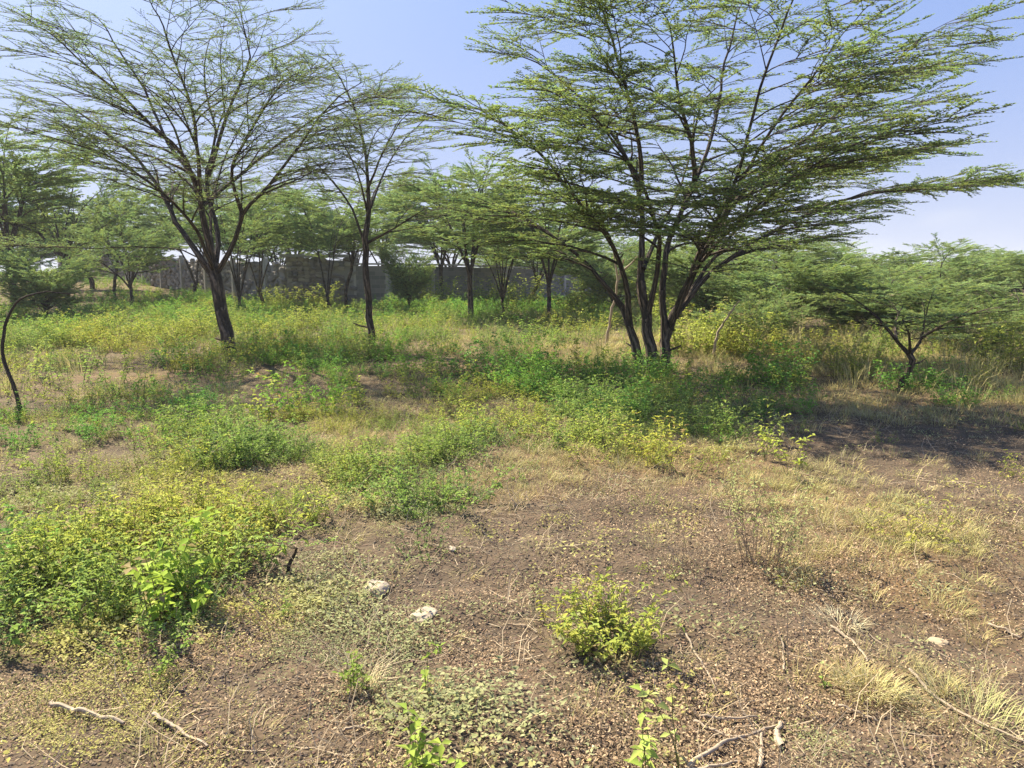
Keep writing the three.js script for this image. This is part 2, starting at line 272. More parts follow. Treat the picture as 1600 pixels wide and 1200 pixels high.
// ------------------------------------------------------------------ acacias
// one leafy twig, a metre long, lying along +x: zigzag stem, side twiglets, tufts of tiny feather leaves at every node
function twigSpray(seed, opt) {
  const r = rng(seed), mb = new MB(), wood = [0.10, 0.08, 0.07];
  function tuft(o, along) {
    const n = opt.leaves + Math.floor(r() * 3), sh = 0.75 + 0.5 * r(), y = r();
    for (let k = 0; k < n; k++) {
      const a = r() * 6.283, d = V(along.x * 0.5 + 0.9 * Math.cos(a), 0.10 + 0.7 * r(), along.z * 0.5 + 0.9 * Math.sin(a)).normalize();
      const c = [(0.22 + 0.10 * y) * sh, (0.34 + 0.05 * y) * sh, (0.14 - 0.04 * y) * sh];
      mb.leaf(o, d, V(0, 1, 0.01), opt.len * (0.7 + 0.6 * r()), opt.wid * (0.8 + 0.4 * r()), c, 0.2, 0.2);
    }
  }
  function stem(o, d, len, rad, level) {
    const n = Math.max(3, Math.round(len / opt.step)), pts = [o.clone()], q = o.clone(), dd = d.clone();
    for (let k = 1; k <= n; k++) {
      dd.y += (r() - 0.5) * 0.16 - (level ? 0.02 : 0.012); dd.z += (r() - 0.5) * 0.28; dd.normalize();
      q.addScaledVector(dd, len / n); pts.push(q.clone());
      if (k > (level ? 0 : 1) || level) tuft(q, dd);
      if (!level && k > 1 && k < n - 1 && r() < opt.side) { const s = r() < 0.5 ? 1 : -1; stem(q, V(dd.x + 0.25, 0.1 + 0.28 * (r() - 0.3), s * (0.55 + 0.5 * r())).normalize(), len * (0.22 + 0.25 * r()) * (1 - 0.4 * k / n), rad * 0.6, 1); }
    }
    mb.tube(pts, pts.map((_, k) => rad * (1 - 0.75 * k / n)), 3, wood, false);
  }
  stem(V(0, 0, 0), V(1, 0.06, 0), 1, 0.010, 0);
  return mb.geometry();
}
const SPRAYS = [1, 2, 3].map((s) => twigSpray(s * 31, { leaves: 5, len: 0.05, wid: 0.025, step: 0.10, side: 0.72 }));
const SPARSE = [6, 7, 8].map((s) => twigSpray(s * 31, { leaves: 3, len: 0.042, wid: 0.020, step: 0.10, side: 0.75 }));
const FARSPRAYS = [4, 5].map((s) => twigSpray(s * 31, { leaves: 4, len: 0.078, wid: 0.036, step: 0.10, side: 0.85 }));

function growTree(group, seed, limbs, o) {
  // limbs: [{ pts: [Vector3 in the group's space], r0, r1, from (share of the length where branches begin), trunk }]
  const r = rng(seed), sprays = [], gauss = () => (r() + r() + r() - 1.5) * 0.8;
  const addSpray = (p, d, s) => sprays.push({ p: p.clone(), d: d.clone().normalize(), s });
  function branch(mb, p0, d0, len, rad, level, axis) {
    const n = level === 1 ? 6 : 4, pts = [p0.clone()], p = p0.clone(), d = d0.clone().normalize();
    for (let k = 1; k <= n; k++) {
      const droop = o.flat ?? 0.1;
      d.y += (droop - d.y) * (o.bend ?? 0.22); d.x += gauss() * 0.22; d.z += gauss() * 0.22; d.y += gauss() * 0.12; d.normalize();
      p.addScaledVector(d, len / n); pts.push(p.clone());
    }
    mb.tube(pts, pts.map((_, k) => Math.max(0.0045, rad * (1 - 0.72 * k / n))), level === 1 ? 5 : 3, [1, 1, 1], false);
    const c = new THREE.CatmullRomCurve3(pts), q = V(), t = V(), side = V();
    const nSub = level === 1 ? Math.round(len * (o.subs ?? 2.6)) : 0;
    for (let k = 0; k < nSub; k++) {
      const s = 0.18 + 0.78 * (k + r()) / nSub; c.getPoint(s, q); c.getTangent(s, t); side.set(-t.z, 0, t.x).normalize().multiplyScalar((k % 2 ? 1 : -1) * (0.5 + 0.6 * r()));
      branch(mb, q, V(t.x + side.x, t.y * 0.6 + 0.12 * gauss(), t.z + side.z), len * (0.32 + 0.25 * r()) * (1.15 - 0.5 * s), rad * 0.45, 2, axis);
    }
    const nSp = Math.max(2, Math.round(len * (level === 1 ? o.sprayA ?? 3.2 : o.sprayB ?? 5.2)));
    for (let k = 0; k < nSp; k++) {
      const s = 0.15 + 0.85 * (k + 0.7 * r()) / nSp; c.getPoint(Math.min(1, s), q); c.getTangent(Math.min(1, s), t); const w = (k % 2 ? 1 : -1) * (0.35 + 0.7 * r());
      addSpray(q, V(t.x - t.z * w, t.y * 0.35 + 0.05 + (o.loose ?? 0.2) * gauss(), t.z + t.x * w), (o.spray ?? 0.62) * (0.6 + 0.7 * r()));
    }
    c.getPoint(1, q); c.getTangent(1, t); addSpray(q, t, (o.spray ?? 0.62) * (0.8 + 0.5 * r()));
  }
  const axis = V(0, 0, 0); let n = 0; for (const l of limbs) for (const p of l.pts) { axis.add(p); n++; } axis.multiplyScalar(1 / n);
  for (const l of limbs) {
    const mb = new MB(), c = new THREE.CatmullRomCurve3(l.pts, false, 'centripetal'), len = c.getLength(), nSeg = Math.max(6, Math.round(len / 0.28)), pts = [], rad = [], q = V(), t = V();
    for (let k = 0; k <= nSeg; k++) { const s = k / nSeg; c.getPointAt(s, q); const w = s < 0.98 && k ? l.r0 * 0.4 : 0; pts.push(q.clone().add(V(gauss() * w, 0, gauss() * w))); rad.push(lerp(l.r0, l.r1, Math.pow(s, 0.62)) * (l.trunk && s < 0.12 ? 1 + 0.5 * (1 - s / 0.12) : 1) * (0.94 + 0.12 * r())); }
    mb.tube(pts, rad, l.r0 > 0.05 ? 9 : 6);
    for (let k = 0, n = o.far ? 0 : 2 + Math.floor(r() * 3); k < n; k++) {      // broken stubs and dead twigs on the limb
      const s = 0.15 + 0.6 * r(), a = r() * 6.283; c.getPointAt(s, q); const L = 0.05 + 0.3 * r() * r(), d = V(Math.cos(a), 0.5 * r(), Math.sin(a)), w = Math.max(0.006, lerp(l.r0, l.r1, Math.pow(s, 0.62)) * 0.3);
      mb.tube([q.clone(), q.clone().addScaledVector(d, L * 0.5 + 0.03), q.clone().addScaledVector(d, L + 0.05).add(V(0, 0.03 * r(), 0))], [w, w * 0.8, w * 0.5], 5);
    }
    const nB = l.from < 1 ? Math.round(len * (1 - l.from) * (o.branches ?? 3)) : 0;
    for (let k = 0; k < nB; k++) {
      const s = l.from + (1 - l.from) * (k + r()) / nB; c.getPointAt(Math.min(1, s), q); c.getTangentAt(Math.min(1, s), t);
      const out = V(q.x - axis.x, 0, q.z - axis.z); if (out.length() < 0.3) out.set(gauss(), 0, gauss()); out.normalize();
      const a = r() * 6.283, fan = o.fan ?? 0.55, d = V(t.x * fan + out.x * 0.6 + Math.cos(a) * 0.75, t.y * fan * 0.95 + 0.10 + 0.25 * gauss(), t.z * fan + out.z * 0.6 + Math.sin(a) * 0.75);
      branch(mb, q, d, (o.reach ?? 1.6) * (0.55 + 0.65 * r()) * (1.1 - 0.35 * s), Math.max(0.008, lerp(l.r0, l.r1, s) * 0.5), 1, axis);
    }
    if (l.from < 1) { c.getPoint(1, q); c.getTangent(1, t); branch(mb, q, t, (o.reach ?? 1.6) * 0.55, l.r1, 1, axis); }
    mb.build(l.trunk ? 'trunk' : 'limb', o.bark ?? M.bark, group);
  }
  // foliage
  const shapes = o.far ? FARSPRAYS : o.sparse ? SPARSE : SPRAYS, m = new THREE.Matrix4(), col = new THREE.Color(), x = V(), y = V(), z = V();
  shapes.forEach((g, v) => {
    const mine = sprays.filter((_, k) => k % shapes.length === v), im = new THREE.InstancedMesh(g, M.acacia, mine.length);
    mine.forEach((s, k) => {
      x.copy(s.d); z.crossVectors(x, V(gauss() * 0.35, 1, gauss() * 0.35)).normalize(); y.crossVectors(z, x);
      m.makeBasis(x, y, z).scale(V(s.s, s.s, s.s)).setPosition(s.p); im.setMatrixAt(k, m);
      const f = 0.8 + 0.45 * r(), w = r(); im.setColorAt(k, col.setRGB(f * (0.96 + 0.2 * w), f * 1.06, f * (1.12 - 0.2 * w)));
    });
    put(im, 'crown', group); im.userData.kind = 'stuff';
  });
  return sprays.length;
}
function genericLimbs(seed, o) {
  const r = rng(seed), L = [], top = V(o.lean?.[0] ?? 0, o.fork, o.lean?.[1] ?? 0), w = () => (r() - 0.5);
  L.push({ trunk: true, pts: [V(0, -0.15, 0), V(top.x * 0.2 + w() * 0.1, o.fork * 0.4, top.z * 0.2 + w() * 0.1), V(top.x * 0.7 + w() * 0.1, o.fork * 0.8, top.z * 0.7), top.clone().add(V(0, 0.05, 0))], r0: o.r, r1: o.r * 0.72, from: 1 });
  for (let k = 0; k < o.n; k++) {
    const a = (k + 0.6 * r()) / o.n * 6.283, out = o.R * (0.35 + 0.5 * r()), h = o.H * (0.72 + 0.26 * r()) - (o.dome ?? 0.25) * out * 0.5, y0 = o.fork * (0.75 + 0.25 * r()), p0 = V(top.x * y0 / o.fork, y0, top.z * y0 / o.fork);
    const e = V(top.x + Math.cos(a) * out, Math.max(h, y0 + 0.3), top.z + Math.sin(a) * out);
    L.push({ pts: [p0, V(lerp(p0.x, e.x, 0.25) + w() * 0.15, lerp(y0, e.y, 0.38), lerp(p0.z, e.z, 0.25) + w() * 0.15), V(lerp(p0.x, e.x, 0.58) + w() * 0.2, lerp(y0, e.y, 0.74), lerp(p0.z, e.z, 0.58) + w() * 0.2), e], r0: o.r * (0.38 + 0.2 * r()), r1: o.r * 0.12, from: o.from ?? 0.35 });
  }
  return L;
}
// limbs of a particular tree, traced on the photograph: [column, row, metres nearer or farther than the trunk]
function traced(root, depth, list) {
  return list.map(([r0, r1, from, trunk, ...p]) => ({ r0, r1, from, trunk: !!trunk, pts: p.map(([x, y, dz]) => at(x, y, depth + (dz ?? 0)).sub(root)) }));
}
const acaciaGroup = 'acacia trees of the field';

// the big acacia right of the middle
{
  const b = flat(1020, 583), g = thing('acacia_tree', b.x, b.z, 'largest acacia, dark stems fanning from one base into a broad crown, right of the middle', 'tree', acaciaGroup), D = -b.z;
  const L = traced(g.position, D, [
    [0.105, 0.05, 1, 1, [1002, 592, 0], [996, 548, 0], [984, 510, 0.05], [972, 478, 0.1]],
    [0.115, 0.075, 1, 1, [1022, 594, -0.05], [1018, 545, -0.05], [1008, 490, -0.05], [1001, 440, 0]],
    [0.105, 0.07, 1, 1, [1036, 592, 0.05], [1040, 540, 0.05], [1050, 500, 0.1], [1062, 476, 0.1]],
    [0.052, 0.012, 0.21, 0, [974, 482, 0.1], [935, 432, 0.2], [900, 396, 0.4], [830, 348, 0.6], [795, 328, 0.9]],
    [0.06, 0.013, 0.26, 0, [984, 512, 0.05], [978, 440, -0.2], [958, 384, -0.5], [905, 318, -0.9], [840, 235, -1.5], [795, 200, -1.8]],
    [0.062, 0.014, 0.26, 0, [1001, 445, 0], [1003, 365, 0.3], [998, 300, 0.6], [965, 222, 1.0], [905, 150, 1.5], [850, 105, 1.8]],
    [0.05, 0.013, 0.22, 0, [1001, 300, 0.6], [1000, 240, 0.2], [985, 160, -0.4], [960, 70, -1.0], [940, 10, -1.5]],
    [0.055, 0.013, 0.26, 0, [1010, 505, -0.05], [1030, 400, -0.4], [1022, 340, -0.8], [990, 265, -1.5], [935, 190, -2.4]],
    [0.07, 0.014, 0.26, 0, [1039, 552, 0.05], [1036, 490, 0.05], [1041, 400, 0.2], [1064, 330, 0.5], [1085, 290, 0.7], [1116, 200, 1.0], [1130, 110, 1.3], [1150, 30, 1.6]],
    [0.055, 0.013, 0.22, 0, [1085, 292, 0.7], [1082, 230, 0.2], [1060, 150, -0.5], [1050, 60, -1.0]],
    [0.06, 0.013, 0.26, 0, [1054, 496, 0.1], [1084, 425, -0.3], [1112, 372, -0.6], [1150, 300, -1.0], [1200, 210, -1.5], [1270, 120, -2.0]],
    [0.05, 0.012, 0.26, 0, [1112, 372, -0.6], [1160, 300, -0.3], [1250, 225, 0.1], [1340, 150, 0.5], [1430, 70, 1.0]],
    [0.055, 0.012, 0.22, 0, [1058, 490, 0.1], [1105, 432, 0.4], [1160, 392, 0.7], [1230, 350, 1.1], [1310, 315, 1.6], [1400, 295, 1.8], [1490, 290, 1.8]],
    [0.05, 0.012, 0.22, 0, [1060, 484, 0.1], [1110, 410, 0.9], [1180, 330, 1.6], [1270, 270, 2.3], [1370, 240, 2.8]],
    [0.05, 0.012, 0.26, 0, [1046, 515, 0.08], [1075, 440, -0.6], [1130, 370, -1.3], [1210, 300, -2.0], [1300, 240, -2.6]],
    [0.045, 0.012, 0.32, 0, [1005, 420, 0], [1030, 360, 1.0], [1060, 300, 2.0], [1080, 230, 2.9], [1085, 180, 3.4]],
    [0.05, 0.012, 0.31, 0, [1047, 512, 0.08], [1090, 400, -1.0], [1150, 280, -1.8], [1190, 130, -2.4], [1230, 20, -2.7]],
  ]);
  growTree(g, 11, L, { branches: 4.4, reach: 1.6, subs: 3.0, sprayA: 2.9, sprayB: 4.4, spray: 0.56, flat: 0.06, bend: 0.22, fan: 0.62, loose: 0.3 });
}
// the leaning acacia on the left
{
  const b = flat(358, 552), g = thing('acacia_tree', b.x, b.z, 'acacia with a leaning trunk and long bare limbs fanning up, left third of the picture', 'tree', acaciaGroup), D = -b.z;
  const L = traced(g.position, D, [
    [0.135, 0.115, 1, 1, [358, 562, 0], [352, 520, 0], [343, 470, 0], [335, 430, 0], [330, 412, 0]],
    [0.075, 0.014, 0.28, 0, [334, 432, 0], [296, 379, 0.2], [277, 349, 0.4], [255, 304, 0.6], [217, 251, 0.9], [161, 202, 1.2], [100, 160, 1.6]],
    [0.085, 0.014, 0.28, 0, [333, 420, 0], [320, 356, -0.2], [307, 292, -0.4], [285, 240, -0.7], [240, 199, -1.1], [180, 140, -1.7], [120, 90, -2.2]],
    [0.05, 0.013, 0.26, 0, [306, 280, -0.3], [262, 221, 0.2], [225, 139, 0.7], [195, 94, 1.0], [169, 49, 1.3]],
    [0.055, 0.013, 0.26, 0, [312, 310, -0.3], [307, 225, -0.9], [300, 169, -1.3], [274, 101, -1.7], [255, 40, -2.0]],
    [0.065, 0.013, 0.31, 0, [336, 418, 0], [340, 370, 0.4], [322, 280, 0.8], [337, 210, 1.1], [326, 161, 1.4], [319, 112, 1.7], [322, 85, 1.9]],
    [0.055, 0.012, 0.31, 0, [325, 275, 0.8], [352, 187, 0.5], [375, 131, 0.2], [390, 90, 0], [379, 37, -0.2]],
    [0.06, 0.012, 0.28, 0, [337, 430, 0], [367, 375, -0.2], [380, 334, -0.4], [424, 285, -0.7], [465, 232, -1.0], [499, 184, -1.3], [530, 150, -1.6]],
    [0.045, 0.012, 0.26, 0, [318, 320, -0.3], [379, 270, 0.3], [435, 225, 0.8], [500, 180, 1.3], [560, 150, 1.8]],
    [0.045, 0.011, 0.31, 0, [379, 334, -0.4], [362, 270, -1.1], [400, 190, -1.9], [440, 130, -2.6]],
    [0.05, 0.011, 0.31, 0, [335, 425, 0], [300, 350, -1.0], [240, 290, -1.9], [160, 240, -2.7], [80, 215, -3.2]],
    [0.05, 0.011, 0.31, 0, [335, 425, 0], [330, 330, 1.2], [350, 250, 2.2], [380, 190, 3.0]],
    [0.018, 0.006, 0.8, 0, [338, 440, 0], [300, 396, -0.3], [220, 386, -0.5], [140, 388, -0.7], [75, 384, -0.9]],
  ]);
  growTree(g, 23, L, { branches: 4.3, reach: 1.6, subs: 3.0, sprayA: 2.6, sprayB: 4.0, spray: 0.52, flat: 0.10, bend: 0.18, fan: 0.75, loose: 0.35, sparse: true });
}
// the slim dark acacia between them
{
  const b = flat(579, 547), g = thing('acacia_tree', b.x, b.z, 'slim acacia with one straight dark trunk and narrow pointed crown, left of the middle', 'tree', acaciaGroup), D = -b.z;
  const L = traced(g.position, D, [
    [0.085, 0.06, 1, 1, [580, 558, 0], [577, 500, 0], [573, 440, 0], [571, 400, 0], [574, 350, 0]],
    [0.056, 0.012, 0.25, 0, [574, 352, 0], [577, 300, 0], [570, 240, 0.1], [558, 180, 0.2], [535, 130, 0.2], [520, 105, 0.2]],
    [0.035, 0.01, 0.3, 0, [571, 385, 0], [547, 320, 0.2], [512, 275, 0.5], [485, 245, 0.8]],
    [0.035, 0.01, 0.3, 0, [573, 380, 0], [610, 360, -0.3], [650, 335, -0.7]],
    [0.03, 0.01, 0.3, 0, [574, 340, 0], [600, 270, 0.6], [630, 220, 1.2], [655, 195, 1.6]],
    [0.03, 0.01, 0.3, 0, [574, 330, 0], [555, 260, -0.7], [530, 215, -1.3]],
    [0.03, 0.01, 0.3, 0, [573, 300, 0], [600, 235, -0.7], [625, 190, -1.2]],
    [0.03, 0.01, 0.3, 0, [572, 345, 0], [585, 300, 1.0], [600, 280, 1.8]],
  ]);
  growTree(g, 37, L, { branches: 3.6, reach: 1.1, subs: 2.6, fan: 0.7, loose: 0.35, sparse: true, sprayA: 3.0, sprayB: 4.6, spray: 0.52, flat: 0.12 });
}

// generic kinds for the trees farther back
const KINDS = {
  umbrella: { limbs: genericLimbs(5, { H: 5.4, R: 2.9, fork: 1.6, n: 6, r: 0.12, dome: 0.35, from: 0.3 }), o: { branches: 3.6, reach: 1.7, subs: 2.6, sprayA: 3.2, sprayB: 4.8, spray: 0.64, flat: 0.06, loose: 0.3, far: true }, H: 5.3, R: 3.5 },
  vase: { limbs: genericLimbs(8, { H: 5.2, R: 2.4, fork: 0.6, n: 7, r: 0.09, dome: 0.15, from: 0.42 }), o: { branches: 3.2, reach: 1.5, subs: 2.5, sprayA: 3.0, sprayB: 4.6, spray: 0.64, flat: 0.04, far: true }, H: 5.2, R: 3.1 },
  bushy: { limbs: genericLimbs(13, { H: 3.4, R: 2.6, fork: 0.35, n: 12, r: 0.075, dome: 0.9, from: 0.10 }), o: { branches: 4.2, reach: 1.3, subs: 3.0, sprayA: 3.8, sprayB: 5.8, spray: 0.5, flat: 0.25, loose: 0.9, far: true }, H: 3.4, R: 3.0 },
  tall: { limbs: genericLimbs(21, { H: 6, R: 2.4, fork: 2.0, n: 6, r: 0.12, dome: 0.35, lean: [0.3, 0], from: 0.25 }), o: { branches: 3.6, reach: 1.5, subs: 2.5, sprayA: 3.1, sprayB: 4.6, spray: 0.66, flat: 0.03, far: true }, H: 6.0, R: 3.0 },
  forked: { limbs: genericLimbs(44, { H: 5.6, R: 2.6, fork: 0.9, n: 4, r: 0.12, dome: 0.3, lean: [0.25, 0.1], from: 0.42 }), o: { branches: 4.4, reach: 1.7, subs: 2.6, sprayA: 3.0, sprayB: 4.6, spray: 0.62, flat: 0.1, loose: 0.35, fan: 0.8, far: true }, H: 5.7, R: 3.2 },
  slender: { limbs: genericLimbs(57, { H: 5.6, R: 1.8, fork: 2.4, n: 5, r: 0.09, dome: 0.3, lean: [-0.35, 0.2], from: 0.15 }), o: { branches: 4.2, reach: 1.3, subs: 2.6, sprayA: 3.0, sprayB: 4.6, spray: 0.6, flat: 0.14, loose: 0.4, far: true }, H: 5.6, R: 2.4 },
  spreading: { limbs: genericLimbs(34, { H: 4.4, R: 3.0, fork: 0.9, n: 7, r: 0.11, dome: 0.8, lean: [-0.3, 0.1], from: 0.2 }), o: { branches: 3.6, reach: 1.6, subs: 2.6, sprayA: 3.2, sprayB: 4.8, spray: 0.56, flat: 0.14, loose: 0.7, far: true }, H: 4.3, R: 3.5 },
};
const prototypes = {};
function backTree(kind, px, depth, topRow, widthPx, turn, label, category = 'tree', group = acaciaGroup, name = 'acacia_tree', sink = 0.05) {
  const k = KINDS[kind], x = (px - 800) / F * depth, z = -depth; let g;
  if (!prototypes[kind]) { g = prototypes[kind] = thing(name, x, z, label, category, group, sink); growTree(g, 100 + kind.length, k.limbs, k.o); }
  else { g = prototypes[kind].clone(); g.name = numbered(name); scene.add(g); tag(g, label, category, group); }
  const y = landHeight(x, z), top = at(px, topRow, depth).y - y, w = widthPx / F * depth / 2 / k.R;
  g.position.set(x, y - sink, z); g.scale.set(w, top / k.H, w); g.rotation.y = turn; return g;
}
for (const t of [
  ['umbrella', 735, 26, 248, 310, 0.4, 'umbrella acacia with a pale forked trunk standing alone in the middle distance'],
  ['vase', 785, 30, 290, 220, 2.0, 'thin many-stemmed acacia just right of the lone umbrella acacia'],
  ['umbrella', 857, 24.5, 280, 250, 1.1, 'acacia with a straight trunk seen left of the largest acacia, below its drooping limb'],
  ['vase', 376, 30, 270, 230, 0.2, 'acacia with thick dark stems right behind the leaning acacia'],
  ['forked', 414, 33, 285, 180, 3.9, 'V-shaped dark acacia in front of the sunlit stone wall'],
  ['forked', 515, 30, 285, 170, 4.4, 'acacia with thin pale stems in front of the dark wall'],
  ['slender', 541, 32, 290, 170, 2.9, 'thin dark acacia beside the slim acacia, before the wall'],
  ['spreading', 211, 34, 315, 190, 5.2, 'umbrella acacia with a short straight trunk left of the leaning acacia'],
  ['slender', 183, 38, 325, 150, 1.0, 'acacia with two thin slanting stems at the left, near the posts'],
  ['bushy', 75, 25, 372, 190, 0.7, 'low dense acacia near the left edge with a short dark stump'],
  ['tall', 25, 30, 165, 300, 2.2, 'tall open acacia at the left edge behind the low dense one'],
  ['spreading', 110, 40, 200, 280, 1.7, 'tall acacia with forked stems far back at the left'],
  ['forked', 305, 42, 300, 200, 3.1, 'small many-stemmed acacia by the concrete posts'],
  ['umbrella', 465, 44, 300, 230, 0.9, 'acacia crown rising behind the dark wall'],
  ['tall', 700, 52, 330, 260, 4.0, 'far acacia crown behind the block wall, left of the white gap'],
  ['spreading', 900, 36, 330, 250, 2.4, 'acacia behind the pale dead pole at the largest acacia'],
  ['bushy', 960, 30, 372, 240, 3.3, 'bushy acacia low behind the pale dead pole'],
  ['bushy', 1105, 24, 378, 280, 1.4, 'bushy acacia just right behind the stems of the largest acacia'],
  ['bushy', 1235, 21, 395, 320, 2.6, 'bushy acacia under the right limbs of the largest acacia'],
  ['umbrella', 1200, 36, 372, 360, 0.3, 'broad acacia far back at the right, under the big crown'],
  ['spreading', 1470, 25, 372, 300, 4.6, 'tallest acacia of the right thicket with feathery tips against the sky'],
  ['bushy', 1370, 19, 412, 300, 5.5, 'bushy acacia behind the small leaning acacia'],
  ['spreading', 1590, 18, 415, 320, 0.1, 'bushy acacia cut by the right edge of the picture'],
  ['spreading', 1340, 32, 372, 320, 3.6, 'acacia between the broad and the tallest one in the right thicket'],
  ['umbrella', 1640, 38, 395, 330, 2.0, 'far acacia crown at the right edge above the bushy one'],
  ['bushy', 1510, 15.5, 462, 230, 1.9, 'low spreading acacia bush right of the small leaning acacia'],
  ['bushy', 1180, 16.5, 455, 190, 4.9, 'low acacia bush in dry grass right of the largest acacia'],
  ['umbrella', 1765, 11, 265, 400, 2.7, 'acacia outside the right edge, only its branch tip reaching in'],
  ['bushy', 640, 31, 372, 110, 0.9, 'feathery bright green shrub before the block wall'],
]) backTree(...t);
for (const t of [
  ['umbrella', 690, 38, 285, 230, 0.8, 'acacia crown between the slim acacia and the lone umbrella acacia, farther back'],
  ['spreading', 830, 41, 300, 240, 2.8, 'dense acacia behind the straight-trunked one, left of the largest acacia'],
  ['umbrella', 330, 52, 285, 260, 4.8, 'dense acacia beyond the stone wall, seen through the leaning acacia'],
  ['spreading', 150, 47, 265, 260, 0.6, 'dense acacia beyond the posts at the left'],
  ['umbrella', 600, 43, 285, 220, 5.6, 'acacia crown right behind the slim trunk, above the block wall'],
  ['spreading', 440, 40, 290, 210, 1.5, 'dense acacia crown above the corner of the stone wall'],
  ['spreading', 1590, 30, 388, 260, 3.0, 'dense acacia at the right edge behind the bushy one'],
]) backTree(...t);
// far trees beyond
for (const [k, px, depth, top, w, turn, where] of [['bushy', 830, 62, 365, 280, 0.3, 'behind the block wall between the lone umbrella acacia and the big stems'], ['umbrella', 1010, 60, 385, 240, 1.3, 'straight behind the stems of the largest acacia'], ['bushy', 1120, 55, 375, 260, 2.3, 'just right behind the largest acacia stems'], ['bushy', 1420, 48, 382, 300, 3.3, 'behind the small leaning acacia at right'], ['bushy', 1560, 52, 390, 300, 4.3, 'near the right edge behind the thicket'], ['bushy', 40, 58, 330, 260, 5.3, 'behind the tall open acacia at the left edge'], ['umbrella', 240, 80, 345, 240, 0.8, 'beyond the concrete posts at left'], ['bushy', 1280, 60, 382, 300, 1.8, 'under the right limbs of the largest acacia'], ['umbrella', 560, 66, 340, 220, 2.1, 'behind the slim dark trunk and the wall']])
  backTree(k, px, depth, top, w, turn, 'distant acacia ' + where, 'tree', 'distant acacias of the tree line');

// the small leaning acacia on the right
{
  const b = flat(1404, 612), g = thing('acacia_tree', b.x, b.z, 'small acacia with a crooked leaning trunk and flat crown in dry grass, right side', 'tree', acaciaGroup), D = -b.z;
  const L = traced(g.position, D, [
    [0.05, 0.042, 1, 1, [1402, 618, 0], [1412, 590, 0], [1426, 568, 0], [1420, 552, 0]],
    [0.034, 0.007, 0.35, 0, [1421, 554, 0], [1400, 530, -0.1], [1370, 495, -0.2], [1340, 470, -0.3], [1315, 455, -0.4]],
    [0.03, 0.007, 0.3, 0, [1423, 552, 0], [1440, 528, 0.2], [1445, 500, 0.3], [1450, 478, 0.4]],
    [0.025, 0.007, 0.3, 0, [1440, 528, 0.2], [1465, 512, -0.1], [1500, 495, -0.4], [1525, 488, -0.6]],
    [0.025, 0.007, 0.3, 0, [1400, 530, -0.1], [1400, 500, 0.4], [1410, 480, 0.8]],
    [0.025, 0.007, 0.3, 0, [1422, 552, 0], [1420, 520, -0.5], [1410, 500, -0.9]],
  ]);
  growTree(g, 53, L, { branches: 4.5, reach: 0.6, subs: 3.2, sprayA: 5, sprayB: 7, spray: 0.34, flat: 0.1 });
}

// ------------------------------------------------------------------ plants of the field
const up = V(0, 1, 0);
// a clump of leafy stems: wandering stems with side shoots, leaves of uneven size and pitch, a few of them withered
function herbClump(seed, o) {
  const r = rng(seed), mb = new MB();
  function shoot(p0, d0, h, rad, level) {
    const d = d0.clone(), n = Math.max(3, Math.round(h / (o.gap * (0.8 + 0.5 * r())))), pts = [p0.clone()], q = p0.clone(); let b = r() * 6.283;
    for (let k = 1; k <= n; k++) {
      d.x += (r() - 0.5) * 0.3; d.z += (r() - 0.5) * 0.3; d.y += (r() - 0.45) * 0.12; d.normalize(); q.addScaledVector(d, h / n * (0.7 + 0.6 * r())); pts.push(q.clone());
      if (k / n < (level ? 0 : o.bareBelow ?? 0.1) || r() < 0.12) continue;
      b += 1.3 + 1.2 * r(); const t = r(), dead = r() < (o.withered ?? 0.05);
      for (const w of k === n ? [0, 2.1, 4.2] : r() < 0.7 ? [0, 2.6 + 1.1 * r()] : [0]) {
        const c = dead ? [0.33, 0.26, 0.12] : [lerp(o.c0[0], o.c1[0], t), lerp(o.c0[1], o.c1[1], t), lerp(o.c0[2], o.c1[2], t)], size = o.leaf * (0.45 + 0.85 * r()) * (1.1 - 0.4 * k / n);
        mb.leaf(q, V(Math.cos(b + w), 0.55 - 1.1 * r() * (0.5 + (o.droop ?? 0.5)), Math.sin(b + w)).normalize(), V((r() - 0.5) * 0.8, 1, (r() - 0.5) * 0.8), size, size * o.wid * (0.75 + 0.5 * r()), c, 0.05 + 0.3 * r(), 0.4 * r());
      }
      if (!level && k > 1 && k < n && r() < (o.side ?? 0.25)) { const a = r() * 6.283; shoot(q, V(d.x + Math.cos(a) * 0.8, d.y * 0.7, d.z + Math.sin(a) * 0.8).normalize(), h * (0.2 + 0.25 * r()), rad * 0.6, 1); }
    }
    mb.tube(pts, pts.map((_, k) => rad * (1 - 0.6 * k / n)), 3, o.stem ?? [0.20, 0.22, 0.08], false);
  }
  for (let s = 0; s < o.stems; s++) {
    const a = r() * 6.283, rr = o.spread * Math.sqrt(r()), h = o.h * (0.35 + 0.75 * r()), lean = o.lean * (0.2 + 1.2 * r());
    shoot(V(Math.cos(a) * rr, 0, Math.sin(a) * rr), V(Math.cos(a) * lean, 1, Math.sin(a) * lean).normalize(), h, o.r, 0);
  }
  return mb;
}
function grassTuft(seed, o) {
  const r = rng(seed), mb = new MB();
  for (let k = 0; k < o.n; k++) {
    const a = r() * 6.283, rr = o.spread * Math.sqrt(r()), b = a + (r() - 0.5) * 1.5, tilt = o.tilt * (0.2 + r()), h = o.h * (0.5 + 0.6 * r()), t = r();
    mb.blade(V(Math.cos(a) * rr, -0.005, Math.sin(a) * rr), V(Math.cos(b) * tilt, 1, Math.sin(b) * tilt).normalize(), V(Math.cos(b) * 0.3, -0.25 * r(), Math.sin(b) * 0.3), h, o.w * (0.7 + 0.6 * r()), [lerp(o.c0[0], o.c1[0], t), lerp(o.c0[1], o.c1[1], t), lerp(o.c0[2], o.c1[2], t)]);
  }
  return mb;
}
